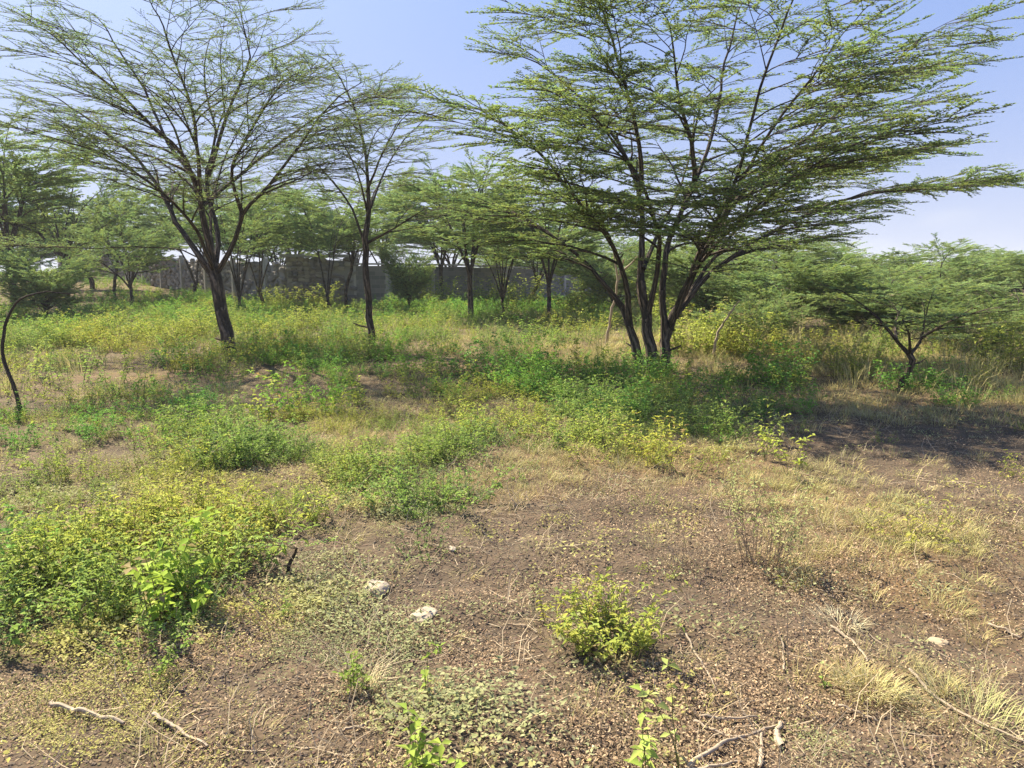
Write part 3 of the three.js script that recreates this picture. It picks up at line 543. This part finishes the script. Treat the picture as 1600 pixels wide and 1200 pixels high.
function flatLeaves(seed, o) {   // leaves lying on or just above the soil
  const r = rng(seed), mb = new MB();
  for (let k = 0; k < o.n; k++) {
    const a = r() * 6.283, rr = o.spread * Math.sqrt(r()), b = r() * 6.283, s = o.s * (0.5 + 0.9 * r()), t = r();
    const nrm = V((r() - 0.5) * o.rough, 1, (r() - 0.5) * o.rough).normalize(), d = V(Math.cos(b), (r() - 0.4) * o.rough * 0.8, Math.sin(b)).normalize();
    mb.leaf(V(Math.cos(a) * rr, o.y * (0.2 + r()), Math.sin(a) * rr), d, nrm, s, s * (o.w * (0.7 + 0.6 * r())), [lerp(o.c0[0], o.c1[0], t), lerp(o.c0[1], o.c1[1], t), lerp(o.c0[2], o.c1[2], t)], (r() - 0.3) * 0.5, (r() - 0.5) * 0.6);
  }
  return mb;
}
const YG0 = [0.49, 0.53, 0.09], YG1 = [0.25, 0.33, 0.06];
const herbs = [[10, 0.26, 0.4, 0.025, 0.032, 0.55], [9, 0.22, 0.6, 0.023, 0.029, 0.6], [16, 0.18, 0.7, 0.020, 0.020, 0.6], [18, 0.14, 0.9, 0.019, 0.018, 0.6], [9, 0.30, 0.45, 0.026, 0.044, 0.26], [5, 0.34, 0.35, 0.030, 0.038, 0.5], [13, 0.16, 1.0, 0.022, 0.025, 0.55]].map(([stems, h, lean, gap, leaf, wid], s) => herbClump(s * 7 + 7, { stems, spread: 0.17, h, lean, gap, leaf, wid, r: 0.0022, withered: s % 3 === 1 ? 0.15 : 0.05, c0: s === 2 ? [0.30, 0.36, 0.12] : YG0, c1: s === 3 ? [0.26, 0.30, 0.11] : YG1 }).geometry());
const tallHerbs = [1, 2, 3, 4].map((s) => herbClump(s * 7 + 70, { stems: s === 2 ? 4 : 8, spread: 0.22, h: s === 3 ? 0.38 : 0.55, lean: 0.3, gap: 0.045, leaf: [0.062, 0.05, 0.04, 0.07][s - 1], wid: s === 3 ? 0.35 : 0.5, r: 0.003, bareBelow: 0.15, c0: YG0, c1: YG1 }).geometry());
const lush = [1, 2, 3, 4].map((s) => herbClump(s * 7 + 140, { stems: 13, spread: 0.24, h: s === 4 ? 0.45 : 0.30, lean: 0.5, gap: 0.036, leaf: [0.05, 0.06, 0.035, 0.06][s - 1], wid: 0.6, r: 0.0025, withered: 0.02, c0: [0.12, 0.29, 0.05], c1: [0.22, 0.40, 0.06] }).geometry());
const tufts = [1, 2, 3].map((s) => grassTuft(s * 5 + 300, { n: 34, spread: 0.12, tilt: 1.1, h: 0.14, w: 0.0042, c0: [0.62, 0.52, 0.29], c1: [0.42, 0.40, 0.15] }).geometry());
const tallTufts = [1, 2].map((s) => grassTuft(s * 5 + 350, { n: 26, spread: 0.14, tilt: 0.5, h: 0.45, w: 0.006, c0: [0.60, 0.52, 0.28], c1: [0.40, 0.42, 0.14] }).geometry());
const litter = [1, 2, 3].map((s) => flatLeaves(s * 5 + 400, { n: 32, spread: 0.14, s: 0.0135, w: 0.45, y: 0.018, rough: 1.7, c0: [0.70, 0.55, 0.39], c1: [0.30, 0.21, 0.14] }).geometry());
const mats = [1, 2, 3].map((s) => flatLeaves(s * 5 + 450, { n: 46, spread: 0.14, s: 0.0175, w: 0.6, y: 0.035, rough: 1.1, c0: [0.42, 0.43, 0.19], c1: [0.24, 0.28, 0.11] }).geometry());
const dryStems = [1, 2].map((s) => { const r = rng(s + 480), mb = new MB(); for (let k = 0; k < 6; k++) { const a = r() * 6.28, o = V((r() - 0.5) * 0.3, 0.004, (r() - 0.5) * 0.3), l = 0.06 + 0.16 * r(), y = r() < 0.6 ? 0.05 : 0.9; mb.tube([o, V(o.x + Math.cos(a) * l * 0.5, o.y + y * l * 0.5 + 0.008, o.z + Math.sin(a) * l * 0.5), V(o.x + Math.cos(a + 0.3) * l, o.y + y * l, o.z + Math.sin(a + 0.3) * l)], [0.0022, 0.0018, 0.001], 3, [0.52, 0.42, 0.29], false); } return mb.geometry(); });

function scatter(name, label, category, shapes, mat, count, seed, o) {
  const r = rng(seed), picks = shapes.map(() => []), p = o.power ?? 1.4, a0 = o.near ?? 2.0, a1 = o.far ?? 60;
  for (let k = 0; k < count; k++) {
    const e = 2 - p, rad = Math.pow(lerp(Math.pow(a0, e), Math.pow(a1, e), r()), 1 / e), th = (r() * 2 - 1) * 0.80, x = Math.sin(th) * rad, z = -Math.cos(th) * rad, roll = r(), w = o.weight(x, z, rad, r);
    const s = (0.65 + 0.7 * r()) * (o.size ? o.size(x, z, rad, w) : 1), t = r(), c = o.colour(x, z, t, rad), turn = r() * 6.283, g = Math.floor(r() * shapes.length);
    if (roll > w) continue;
    picks[g].push([x, z, s, turn, c]);
  }
  const m = new THREE.Matrix4(), q = new THREE.Quaternion(), col = new THREE.Color();
  shapes.forEach((g, v) => {
    const im = new THREE.InstancedMesh(g, mat, picks[v].length);
    picks[v].forEach(([x, z, s, turn, c], k) => { im.setMatrixAt(k, m.compose(V(x, groundHeight(x, z) - (o.sink ?? 0.003), z), q.setFromAxisAngle(up, turn), V(s, s * (o.tall ?? 1), s))); im.setColorAt(k, col.setRGB(...c)); });
    put(im, name); tag(im, label, category, label, 'stuff');
  });
}
const clump = (x, z, f, s) => smooth(0.42, 0.62, fbm(x * f + s, z * f - s, 3));
const trunkGap = (x, z) => 1;
const bare = (x, z) => Math.min(1, cover(BARE, x, z));
const patchy = (x, z, k) => (0.06 + 0.94 * clump(x, z, 1.7, 3 + k)) * (0.5 + 0.5 * clump(x, z, 0.5, 17 + k));
scatter('leafy_weeds', 'bright yellow-green leafy weeds spread over the field', 'weeds', herbs, M.herb, 46000, 601, { power: 1.35, far: 46, weight: (x, z, d) => Math.min(0.95, 1.35 * cover(GREEN, x, z)) * patchy(x, z, 0) * (1 - 0.8 * bare(x, z)) + 0.006 * smooth(3, 6, d) + 0.06 * smooth(12, 22, d) * clump(x, z, 0.5, 9),
  size: (x, z, d) => (0.45 + 0.7 * clump(x, z, 0.9, 77)) * (0.85 + 0.5 * smooth(7, 14, d)), colour: (x, z, t) => { const y = smooth(0.3, 0.7, fbm(x * 0.9 + 20, z * 0.9, 3)); return [0.62 + 0.5 * y + 0.15 * t, 0.78 + 0.22 * y + 0.2 * t, 0.8 + 0.4 * t]; } });
scatter('tall_weeds', 'taller leafy weeds with upright stems in the middle distance', 'weeds', tallHerbs, M.herb, 9000, 602, { power: 1.0, near: 5, far: 48, weight: (x, z, d) => (0.4 * Math.min(1, cover(GREEN, x, z)) * smooth(9, 15, d) * (1 - 0.5 * smooth(20, 28, d)) + 0.25 * Math.min(1, cover(DEEP, x, z)) + 0.02 * smooth(13, 25, d)) * clump(x, z, 0.9, 6), size: () => 0.9, colour: (x, z, t) => [0.65 + 0.5 * t, 0.8 + 0.35 * t, 0.9] });
scatter('far_weeds', 'distant rank weeds filling the back of the field up to the walls', 'weeds', lush, M.herb, 6000, 612, { power: 0.6, near: 22, far: 95, weight: (x, z, d) => 0.15 + 0.6 * clump(x, z, 0.25, 3), size: (x, z, d) => 1.15, colour: (x, z, t) => { const y = smooth(0.35, 0.65, fbm(x * 0.25, z * 0.25 + 7, 3)); return [0.8 + 0.5 * t + 0.5 * y, 0.85 + 0.2 * t + 0.2 * y, 0.9]; } });  // dark green leaf colour stands in for tree shade before the walls
scatter('lush_weeds', 'lush dark green weeds in the shade below the trees', 'weeds', lush, M.herb, 11000, 603, { power: 1.1, near: 3, far: 46, weight: (x, z) => Math.min(0.95, 0.9 * cover(DEEP, x, z)) * (0.45 + 0.55 * clump(x, z, 1.2, 12)), size: (x, z, d) => (0.5 + 0.5 * clump(x, z, 0.8, 99)) * (0.85 + 0.3 * smooth(7, 13, d)), colour: (x, z, t) => [0.7 + 0.7 * t, 0.85 + 0.4 * t, 0.9] });
scatter('dry_grass', 'short straw coloured dry grass across the field', 'grass', tufts, M.dry, 36000, 604, { power: 1.45, far: 40, weight: (x, z, d) => Math.min(0.95, 1.2 * cover(STRAW, x, z)) * (0.2 + 0.8 * clump(x, z, 1.6, 31)) * (1 - 0.5 * bare(x, z)) + (0.03 + 0.17 * smooth(4, 12, d) * clump(x, z, 0.9, 33)) * (1 - 0.85 * bare(x, z)), size: (x, z, d) => 0.55 + 0.8 * smooth(4, 14, d), colour: (x, z, t) => { const y = fbm(x * 0.8 + 4, z * 0.8, 2); return [0.72 + 0.5 * t * t, 0.7 + 0.42 * t * t + 0.1 * y, 0.68 + 0.3 * t * t]; } });
scatter('tall_dry_grass', 'tall pale dry grass and stalks at the foot of the right thicket', 'grass', tallTufts, M.dry, 8000, 605, { power: 1.0, near: 8, far: 45, weight: (x, z, d) => smooth(10, 15, d) * (0.6 * smooth(1, 4, x) + 0.14) * clump(x, z, 0.8, 41), colour: (x, z, t) => [0.8 + 0.35 * t, 0.85 + 0.25 * t, 0.8 + 0.3 * t] });
scatter('creeping_weeds', 'low grey-green creeping weeds on the near ground', 'weeds', mats, M.herb, 30000, 606, { power: 1.7, far: 26, weight: (x, z) => Math.min(0.95, 1.0 * cover(MAT, x, z) + 0.6 * Math.min(1, cover(GREEN, x, z))) * (0.15 + 0.85 * clump(x, z, 2.2, 51)) + 0.03, size: (x, z) => 0.5 + 0.6 * clump(x, z, 1.1, 55), colour: (x, z, t) => { const y = smooth(0.35, 0.65, fbm(x * 1.4 + 8, z * 1.4, 2)); return [0.9 + 0.3 * t + 0.35 * y, 0.9 + 0.25 * t + 0.2 * y, 0.9 + 0.5 * t - 0.2 * y]; } });
scatter('leaf_litter', 'dry tan and pinkish leaf litter strewn over the soil', 'leaf litter', litter, M.dry, 30000, 607, { power: 1.7, far: 26, weight: (x, z) => (0.12 + 0.88 * smooth(0.44, 0.58, fbm(x * 1.5 + 61, z * 1.5, 4))) * (1 - 0.65 * bare(x, z)), sink: 0, size: () => 0.8, colour: (x, z, t) => [0.65 + 0.7 * t * t, 0.65 + 0.6 * t * t, 0.6 + 0.5 * t * t] });
scatter('straw_stalks', 'loose broken dry stalks lying on the soil', 'stalks', dryStems, M.dry, 5000, 608, { power: 1.7, far: 20, weight: (x, z) => 0.1 + 0.5 * clump(x, z, 1.1, 71), sink: 0, size: () => 0.75, colour: (x, z, t) => [0.7 + 0.5 * t, 0.7 + 0.5 * t, 0.7 + 0.5 * t] });
{ // crumbs and clods of earth
  const r = rng(5), clod = [0, 1].map(() => { const g = new THREE.IcosahedronGeometry(1, 1), p = g.attributes.position, o = new Map(); for (let k = 0; k < p.count; k++) { const key = [0, 1, 2].map((c) => p.getComponent(k, c).toFixed(3)).join(); if (!o.has(key)) o.set(key, 0.7 + 0.5 * r()); const f = o.get(key); p.setXYZ(k, p.getX(k) * f, p.getY(k) * f * 0.6, p.getZ(k) * f); } g.computeVertexNormals(); return g; });
  scatter('soil_clods', 'small dark crumbs and clods of earth', 'soil', clod, new THREE.MeshStandardMaterial({ color: new THREE.Color().setRGB(0.13, 0.098, 0.070), roughness: 1 }), 9000, 609, { power: 1.8, far: 14, weight: (x, z) => 0.35 + 0.5 * clump(x, z, 2.4, 81), size: () => 0.009, sink: 0, colour: (x, z, t) => [0.8 + 0.5 * t, 0.8 + 0.5 * t, 0.8 + 0.5 * t] });
}

// ------------------------------------------------------------------ single plants one can point to
function plant(name, px, py, label, category, parts, turn = 0, s = 1, group = 'single plants of the foreground') {
  const p = flat(px, py), g = thing(name, p.x, p.z, label, category, group, 0.005); g.rotation.y = turn; g.scale.setScalar(s);
  for (const [n, mb, m] of parts) mb.build(n, m, g);
  return g;
}
const bright0 = [0.36, 0.45, 0.07], bright1 = [0.26, 0.37, 0.06];
plant('leafy_bush', 955, 1010, 'yellow-green leafy bush growing alone on the bare soil, front and right of the middle', 'bush', [['foliage', herbClump(801, { stems: 64, spread: 0.14, h: 0.28, lean: 0.6, gap: 0.026, leaf: 0.040, wid: 0.5, r: 0.002, withered: 0.12, c0: [0.48, 0.48, 0.09], c1: [0.27, 0.35, 0.06] }), M.herb], ['dry_stems', grassTuft(802, { n: 50, spread: 0.2, tilt: 0.9, h: 0.16, w: 0.004, c0: [0.6, 0.5, 0.25], c1: [0.45, 0.4, 0.2] }), M.dry]]);
plant('leafy_weed', 275, 962, 'tall bright green leafy weed standing out of the weeds at front left', 'plant', [['foliage', herbClump(811, { stems: 14, spread: 0.12, h: 0.48, lean: 0.16, gap: 0.045, leaf: 0.07, wid: 0.62, r: 0.0035, c0: [0.40, 0.52, 0.06], c1: [0.26, 0.40, 0.05] }), M.herb]]);
plant('seedling', 1008, 1215, 'spindly seedling with pale green leaves at the bottom edge, left of a similar thinner one', 'plant', [['foliage', herbClump(821, { stems: 3, spread: 0.015, h: 0.46, side: 0, lean: 0.05, gap: 0.045, leaf: 0.062, wid: 0.5, r: 0.0028, bareBelow: 0.3, c0: [0.45, 0.52, 0.13], c1: [0.32, 0.45, 0.08] }), M.herb]]);
plant('seedling', 1062, 1192, 'thinner spindly seedling at the bottom edge, right of the pale green one', 'plant', [['foliage', herbClump(822, { stems: 2, spread: 0.005, h: 0.48, side: 0, lean: 0.05, gap: 0.055, leaf: 0.058, wid: 0.5, r: 0.0026, bareBelow: 0.25, c0: [0.45, 0.50, 0.16], c1: [0.36, 0.45, 0.1] }), M.herb]]);
plant('seedling', 665, 1092, 'small seedling with two pairs of leaves below the pale stones', 'plant', [['foliage', herbClump(823, { stems: 3, spread: 0.02, h: 0.24, lean: 0.1, gap: 0.045, leaf: 0.042, wid: 0.55, r: 0.0022, bareBelow: 0.2, c0: [0.42, 0.5, 0.1], c1: bright1 }), M.herb]]);
plant('seedling', 675, 1222, 'leafy seedling cut by the bottom edge, left of the middle', 'plant', [['foliage', herbClump(824, { stems: 8, spread: 0.08, h: 0.20, lean: 0.3, gap: 0.045, leaf: 0.06, wid: 0.55, r: 0.0025, c0: bright0, c1: bright1 }), M.herb]]);
plant('seedling', 1288, 1075, 'tiny lone seedling on bare soil left of a straw tuft, front right', 'plant', [['foliage', herbClump(825, { stems: 2, spread: 0.005, h: 0.11, lean: 0.1, gap: 0.025, leaf: 0.038, wid: 0.6, r: 0.002, c0: [0.45, 0.55, 0.2], c1: bright1 }), M.herb]]);
plant('leafy_weed', 562, 1072, 'green weed mixed with straw, left of the small seedling', 'plant', [['foliage', herbClump(826, { stems: 8, spread: 0.05, h: 0.2, lean: 0.2, gap: 0.03, leaf: 0.036, wid: 0.5, r: 0.002, c0: bright1, c1: YG1 }), M.herb], ['straw', grassTuft(827, { n: 60, spread: 0.07, tilt: 0.8, h: 0.2, w: 0.003, c0: [0.75, 0.65, 0.42], c1: [0.6, 0.52, 0.3] }), M.dry]]);
plant('dry_shrub', 1188, 888, 'dry shrublet with thin brown stems and small pale leaves, right of the bare soil', 'shrub', [['foliage', herbClump(828, { stems: 30, spread: 0.14, h: 0.55, lean: 0.28, gap: 0.035, leaf: 0.032, wid: 0.5, r: 0.0022, bareBelow: 0.45, stem: [0.36, 0.28, 0.18], c0: [0.46, 0.46, 0.2], c1: [0.30, 0.36, 0.12] }), M.herb]]);
plant('dry_shrub', 1075, 892, 'sparse brown dry stalks left of the dry shrublet', 'shrub', [['stems', herbClump(829, { stems: 14, spread: 0.10, h: 0.26, lean: 0.4, gap: 0.05, leaf: 0.02, wid: 0.4, r: 0.002, stem: [0.42, 0.33, 0.22], c0: [0.5, 0.4, 0.24], c1: [0.4, 0.32, 0.2] }), M.dry]]);
plant('dry_shrub', 1232, 1035, 'bare upright brown stalks on the soil below the dry shrublet', 'shrub', [['stems', herbClump(830, { stems: 6, spread: 0.05, h: 0.28, lean: 0.25, gap: 0.09, leaf: 0.012, wid: 0.4, r: 0.002, stem: [0.36, 0.28, 0.2], c0: [0.5, 0.4, 0.24], c1: [0.4, 0.32, 0.2] }), M.dry]]);
plant('leafy_weed', 1202, 722, 'upright weed at the left edge of the big tree shadow', 'plant', [['foliage', herbClump(831, { stems: 5, spread: 0.08, h: 0.5, lean: 0.2, gap: 0.045, leaf: 0.045, wid: 0.5, r: 0.003, bareBelow: 0.3, c0: YG0, c1: YG1 }), M.herb]]);
plant('leafy_weed', 1236, 745, 'smaller upright weed just right of the other at the shadow edge', 'plant', [['foliage', herbClump(832, { stems: 5, spread: 0.08, h: 0.38, lean: 0.3, gap: 0.045, leaf: 0.055, wid: 0.5, r: 0.003, bareBelow: 0.3, c0: bright0, c1: YG0 }), M.herb]]);
plant('grass_tuft', 1355, 1085, 'round straw coloured grass tuft, front right', 'grass', [['blades', grassTuft(833, { n: 260, spread: 0.11, tilt: 1.2, h: 0.1, w: 0.003, c0: [0.66, 0.56, 0.3], c1: [0.42, 0.42, 0.16] }), M.dry]]);
plant('grass_tuft', 1312, 972, 'pale bleached grass tuft above the round one', 'grass', [['blades', grassTuft(834, { n: 160, spread: 0.09, tilt: 1.4, h: 0.1, w: 0.003, c0: [0.78, 0.7, 0.46], c1: [0.6, 0.54, 0.32] }), M.dry]]);
plant('grass_tuft', 1520, 1130, 'loose greenish grass tuft near the bottom right corner', 'grass', [['blades', grassTuft(835, { n: 240, spread: 0.17, tilt: 1.0, h: 0.14, w: 0.003, c0: [0.62, 0.54, 0.3], c1: [0.36, 0.4, 0.14] }), M.dry]]);
plant('leafy_weed', 1420, 850, 'yellowish weed clump in the dry grass at right', 'plant', [['foliage', herbClump(836, { stems: 22, spread: 0.2, h: 0.28, lean: 0.5, gap: 0.035, leaf: 0.04, wid: 0.4, r: 0.002, c0: [0.5, 0.46, 0.1], c1: [0.36, 0.4, 0.08] }), M.herb]]);
plant('leafy_weed', 420, 668, 'upright bright weed rising behind the yellow-green patch left of the middle', 'plant', [['foliage', herbClump(837, { stems: 10, spread: 0.15, h: 0.6, lean: 0.2, gap: 0.05, leaf: 0.07, wid: 0.55, r: 0.003, c0: bright0, c1: YG0 }), M.herb]]);
{ // stub of a cut stem with one feathery spray
  const p = flat(448, 892), g = thing('cut_stem', p.x, p.z, 'short dark cut stem with one feathery green twig on top, front left', 'plant', 'single plants of the foreground');
  new MB().tube([V(0, -0.03, 0), V(0.012, 0.06, 0), V(0.05, 0.13, 0), V(0.06, 0.16, 0)], [0.013, 0.012, 0.009, 0.006], 7, [1.3, 1.2, 1.1]).build('stem', M.bark, g);
  const im = put(new THREE.InstancedMesh(SPRAYS[0], M.acacia, 3), 'twig', g); [[-0.05, 0.34, Math.PI], [-0.02, 0.28, 2.5], [0, 0.22, 0.2]].forEach(([x, s, t], k) => { im.setMatrixAt(k, new THREE.Matrix4().compose(V(0.06 + x * 0.2, 0.155, 0), new THREE.Quaternion().setFromEuler(new THREE.Euler(0, t, 0.12)), V(s, s, s))); im.setColorAt(k, new THREE.Color().setRGB(1.5, 1.5, 1.2)); }); im.userData.kind = 'stuff';
}

// shrubs of the middle distance
const shrubShapes = [1, 2, 3].map((k) => [herbClump(900 + k, { stems: 46, spread: 0.42, h: 0.95, lean: 0.35, gap: 0.075, leaf: 0.085, wid: 0.55, r: 0.005, bareBelow: 0.1, c0: YG0, c1: YG1 }).geometry(), herbClump(910 + k, { stems: 30, spread: 0.4, h: 1.05, lean: 0.4, gap: 0.08, leaf: 0.06, wid: 0.4, r: 0.004, bareBelow: 0.3, stem: [0.5, 0.42, 0.27], c0: [0.46, 0.42, 0.19], c1: [0.33, 0.35, 0.13] }).geometry()]);
[[1072, 556, 0, 1.2, 'leafy yellow-green shrub right behind the base of the largest acacia'], [1110, 545, 1, 1.3, 'pale dry shrub beside the thin leaning grey stem'], [1165, 560, 0, 1.0, 'leafy shrub between the thin grey stem and the dry grass clearing'], [1225, 566, 1, 1.2, 'pale dry shrub in the grass before the right thicket'], [1290, 572, 1, 1.1, 'pale dry shrub left of the small leaning acacia'], [1335, 588, 0, 0.8, 'low leafy shrub at the left foot of the small leaning acacia'], [1475, 572, 1, 1.1, 'dry shrub just right of the small leaning acacia'], [1560, 578, 0, 1.1, 'leafy shrub in the grass near the right edge'], [1230, 605, 0, 0.55, 'low dark weed bush at the far rim of the shade, right of the largest acacia'],
  [195, 535, 0, 0.9, 'leafy weed bush in front of the left trees'], [262, 540, 0, 0.8, 'leafy weed bush left of the leaning trunk'], [315, 528, 0, 0.9, 'leafy weed bush touching the left of the leaning trunk'], [405, 540, 0, 0.75, 'leafy weed bush right of the leaning trunk'], [480, 520, 0, 0.9, 'leafy weed bush midway between the leaning and the slim trunk'], [548, 562, 0, 0.7, 'leafy weed bush at the left foot of the slim trunk'], [1050, 500, 0, 1.6, 'tall leafy shrub behind the largest acacia stems'], [1020, 490, 0, 1.5, 'rank green shrub behind the pale dead pole'], [905, 492, 0, 1.7, 'rank green shrub right of the straight-trunked acacia'], [815, 482, 0, 1.9, 'rank green shrub before the block wall, left of the straight-trunked acacia'], [690, 480, 0, 1.6, 'rank green shrub left of the lone umbrella acacia'], [762, 478, 0, 1.7, 'rank green shrub right of the lone umbrella acacia'], [500, 482, 0, 1.3, 'rank green shrub at the foot of the dark wall'], [440, 484, 0, 1.2, 'rank green shrub below the sunlit stones of the wall'],
].forEach(([px, py, kind, s, label], k) => {
  const p = flat(px, py), g = thing(kind ? 'dry_shrub' : 'leafy_shrub', p.x, p.z, label, 'shrub', 'shrubs of the middle distance'); g.rotation.y = k * 1.9; g.scale.set(s, s * 0.9, s);
  put(new THREE.Mesh(shrubShapes[k % 3][kind], M.herb), 'foliage', g);
});

// ------------------------------------------------------------------ dead wood
function stick(name, path, r0, r1, label, category, mat, group, side = []) {
  const base = path[0], g = thing(name, base.x, base.z, label, category, group, 0); g.position.y = base.y;
  const pts = new THREE.CatmullRomCurve3(path.map((p) => p.clone().sub(base))).getPoints(18);
  const w = rng(Math.round(base.x * 977 + base.z * 131) + 5);
  new MB().tube(pts.map((p, k) => k ? p.clone().add(V((w() - 0.5) * r0, (w() - 0.5) * r0 * 0.6, (w() - 0.5) * r0)) : p), pts.map((_, k) => lerp(r0, r1, k / 18) * (0.9 + 0.2 * w())), 7).build('stem', mat, g);
  for (const s of side) { const q = new THREE.CatmullRomCurve3(s.map((p) => p.clone().sub(base))).getPoints(8); new MB().tube(q, q.map((_, k) => lerp(r1 * 1.3, r1 * 0.5, k / 8)), 6).build('side_branch', mat, g); }
  return g;
}
{
  const b = flat(945, 546), D = -b.z; b.y = groundHeight(b.x, b.z) - 0.05;
  stick('dead_pole', [b, at(955, 490, D - 0.1), at(966, 440, D - 0.2), at(975, 405, D - 0.3)], 0.035, 0.02, 'pale dead forked pole leaning beside the largest acacia', 'dead wood', M.paleBark, null, [[at(970, 425, D - 0.22), at(986, 412, D - 0.25), at(996, 400, D - 0.3)], [at(966, 440, D - 0.2), at(962, 415, D - 0.2), at(958, 392, D - 0.2)]]);
  const c = flat(38, 648), E = -c.z; c.y = groundHeight(c.x, c.z) - 0.05;
  stick('dead_sapling', [c, at(20, 600, E), at(3, 550, E), at(8, 510, E), at(22, 476, E), at(55, 458, E), at(110, 458, E + 0.1)], 0.026, 0.006, 'dead sapling bent over in an arch at the left edge', 'dead wood', M.bark, null, [[at(8, 503, E), at(-30, 502, E), at(-70, 498, E)]]);
  const e = flat(1112, 562), G = -e.z; e.y = groundHeight(e.x, e.z) - 0.05;
  stick('dead_pole', [e, at(1122, 520, G), at(1140, 490, G), at(1155, 470, G)], 0.03, 0.012, 'thin leaning grey stem in tall grass right of the largest acacia', 'dead wood', M.paleBark, null, []);
}
const ground3 = (px, py, lift) => { const p = flat(px, py); p.y = groundHeight(p.x, p.z) + lift; return p; };
for (const [label, r0, ...p] of [
  ['bleached curved stick lying at the bottom left', 0.009, [80, 1098], [110, 1106], [150, 1114], [192, 1130]],
  ['straight pale stick right of the bleached curved one', 0.007, [240, 1117], [270, 1135], [325, 1168]],
  ['short pale twig under the tall green weed', 0.006, [440, 952], [480, 957], [520, 960]],
  ['curved reddish twig left of the bottom seedling', 0.005, [535, 1140], [580, 1128], [628, 1126]],
  ['long brown stick of the twig pile, slanting up to the right', 0.007, [1075, 1192], [1130, 1158], [1215, 1127]],
  ['thin twig crossing the pile from the upper left', 0.005, [1085, 1118], [1120, 1136], [1165, 1152]],
  ['flat twig along the top of the pile', 0.005, [1095, 1110], [1140, 1117], [1185, 1115]],
  ['low twig along the bottom of the pile', 0.006, [1075, 1196], [1110, 1191], [1160, 1186]],
  ['upright looking stick at the bottom edge right of the pile', 0.007, [1187, 1200], [1190, 1170], [1191, 1140]],
  ['short thick dark stick end beside the pile', 0.011, [1222, 1168], [1214, 1145], [1219, 1124]],
  ['thin stick lying left of the round grass tuft', 0.004, [1225, 1050], [1222, 1010], [1215, 990]],
  ['long thin stalk slanting towards the bottom right corner', 0.005, [1420, 1060], [1480, 1110], [1600, 1175]],
  ['pale stalk above the round grass tuft', 0.005, [1298, 982], [1335, 1010], [1355, 1045]],
  ['thin stalk pointing away at the right edge', 0.005, [1545, 975], [1570, 988], [1595, 1000]],
  ['twig lying below the round grass tuft', 0.005, [1310, 1107], [1340, 1116], [1372, 1128]],
  ['thin stalk right of the yellow-green bush', 0.004, [1072, 985], [1095, 1030], [1120, 1080]],
]) stick('fallen_stick', new THREE.CatmullRomCurve3(p.map(([x, y]) => flat(x, y))).getPoints(8).map((q, k) => V(q.x, groundHeight(q.x, q.z) + r0 * 0.9 + 0.009 + (k % 3 === 1 ? 0.004 : 0), q.z)), r0 * 1.2, r0 * 0.7, label, 'stick', M.paleBark, 'sticks lying on the near ground');

// ------------------------------------------------------------------ pale stones
function rock(px, py, w, h, d, seed, label, name = 'pale_stone', c = [0.40, 0.33, 0.25]) {
  const g = new THREE.IcosahedronGeometry(1, 4), p = g.attributes.position, v = V();
  for (let k = 0; k < p.count; k++) {
    v.fromBufferAttribute(p, k); const n = 0.80 + 0.38 * fbm(v.x * 1.6 + seed, v.y * 1.6 + v.z * 1.6 + seed * 2, 4) + 0.12 * Math.abs(fbm(v.x * 6 + seed, v.z * 6 + v.y * 3, 2) - 0.5);
    const sq = (a) => Math.sign(a) * Math.pow(Math.abs(a), 0.8); p.setXYZ(k, sq(v.x) * n * w, Math.max(-0.4, sq(v.y)) * n * h * (0.8 + 0.4 * vnoise(v.x * 3 + seed, v.z * 3)), sq(v.z) * n * d);
  }
  g.computeVertexNormals();
  const q = flat(px, py), o = put(new THREE.Mesh(g, new THREE.MeshStandardMaterial({ color: new THREE.Color().setRGB(...c), roughness: 1 })), name);
  o.position.set(q.x, groundHeight(q.x, q.z) + h * 0.05, q.z); o.rotation.y = seed; return tag(o, label, 'stone', 'pale stones on the soil');
}
rock(589, 918, 0.07, 0.03, 0.064, 1.3, 'larger lumpy pale stone on bare soil left of the middle');
rock(663, 958, 0.074, 0.022, 0.056, 4.1, 'flatter pale stone below and right of the larger one');
rock(1466, 998, 0.045, 0.012, 0.036, 2.2, 'thin flat tan stone in the dry grass at right', 'pale_stone', [0.36, 0.29, 0.19]);
rock(707, 861, 0.035, 0.014, 0.02, 5.0, 'small sliver of pale stone on the bare soil in the middle');

renderer.render(scene, camera);
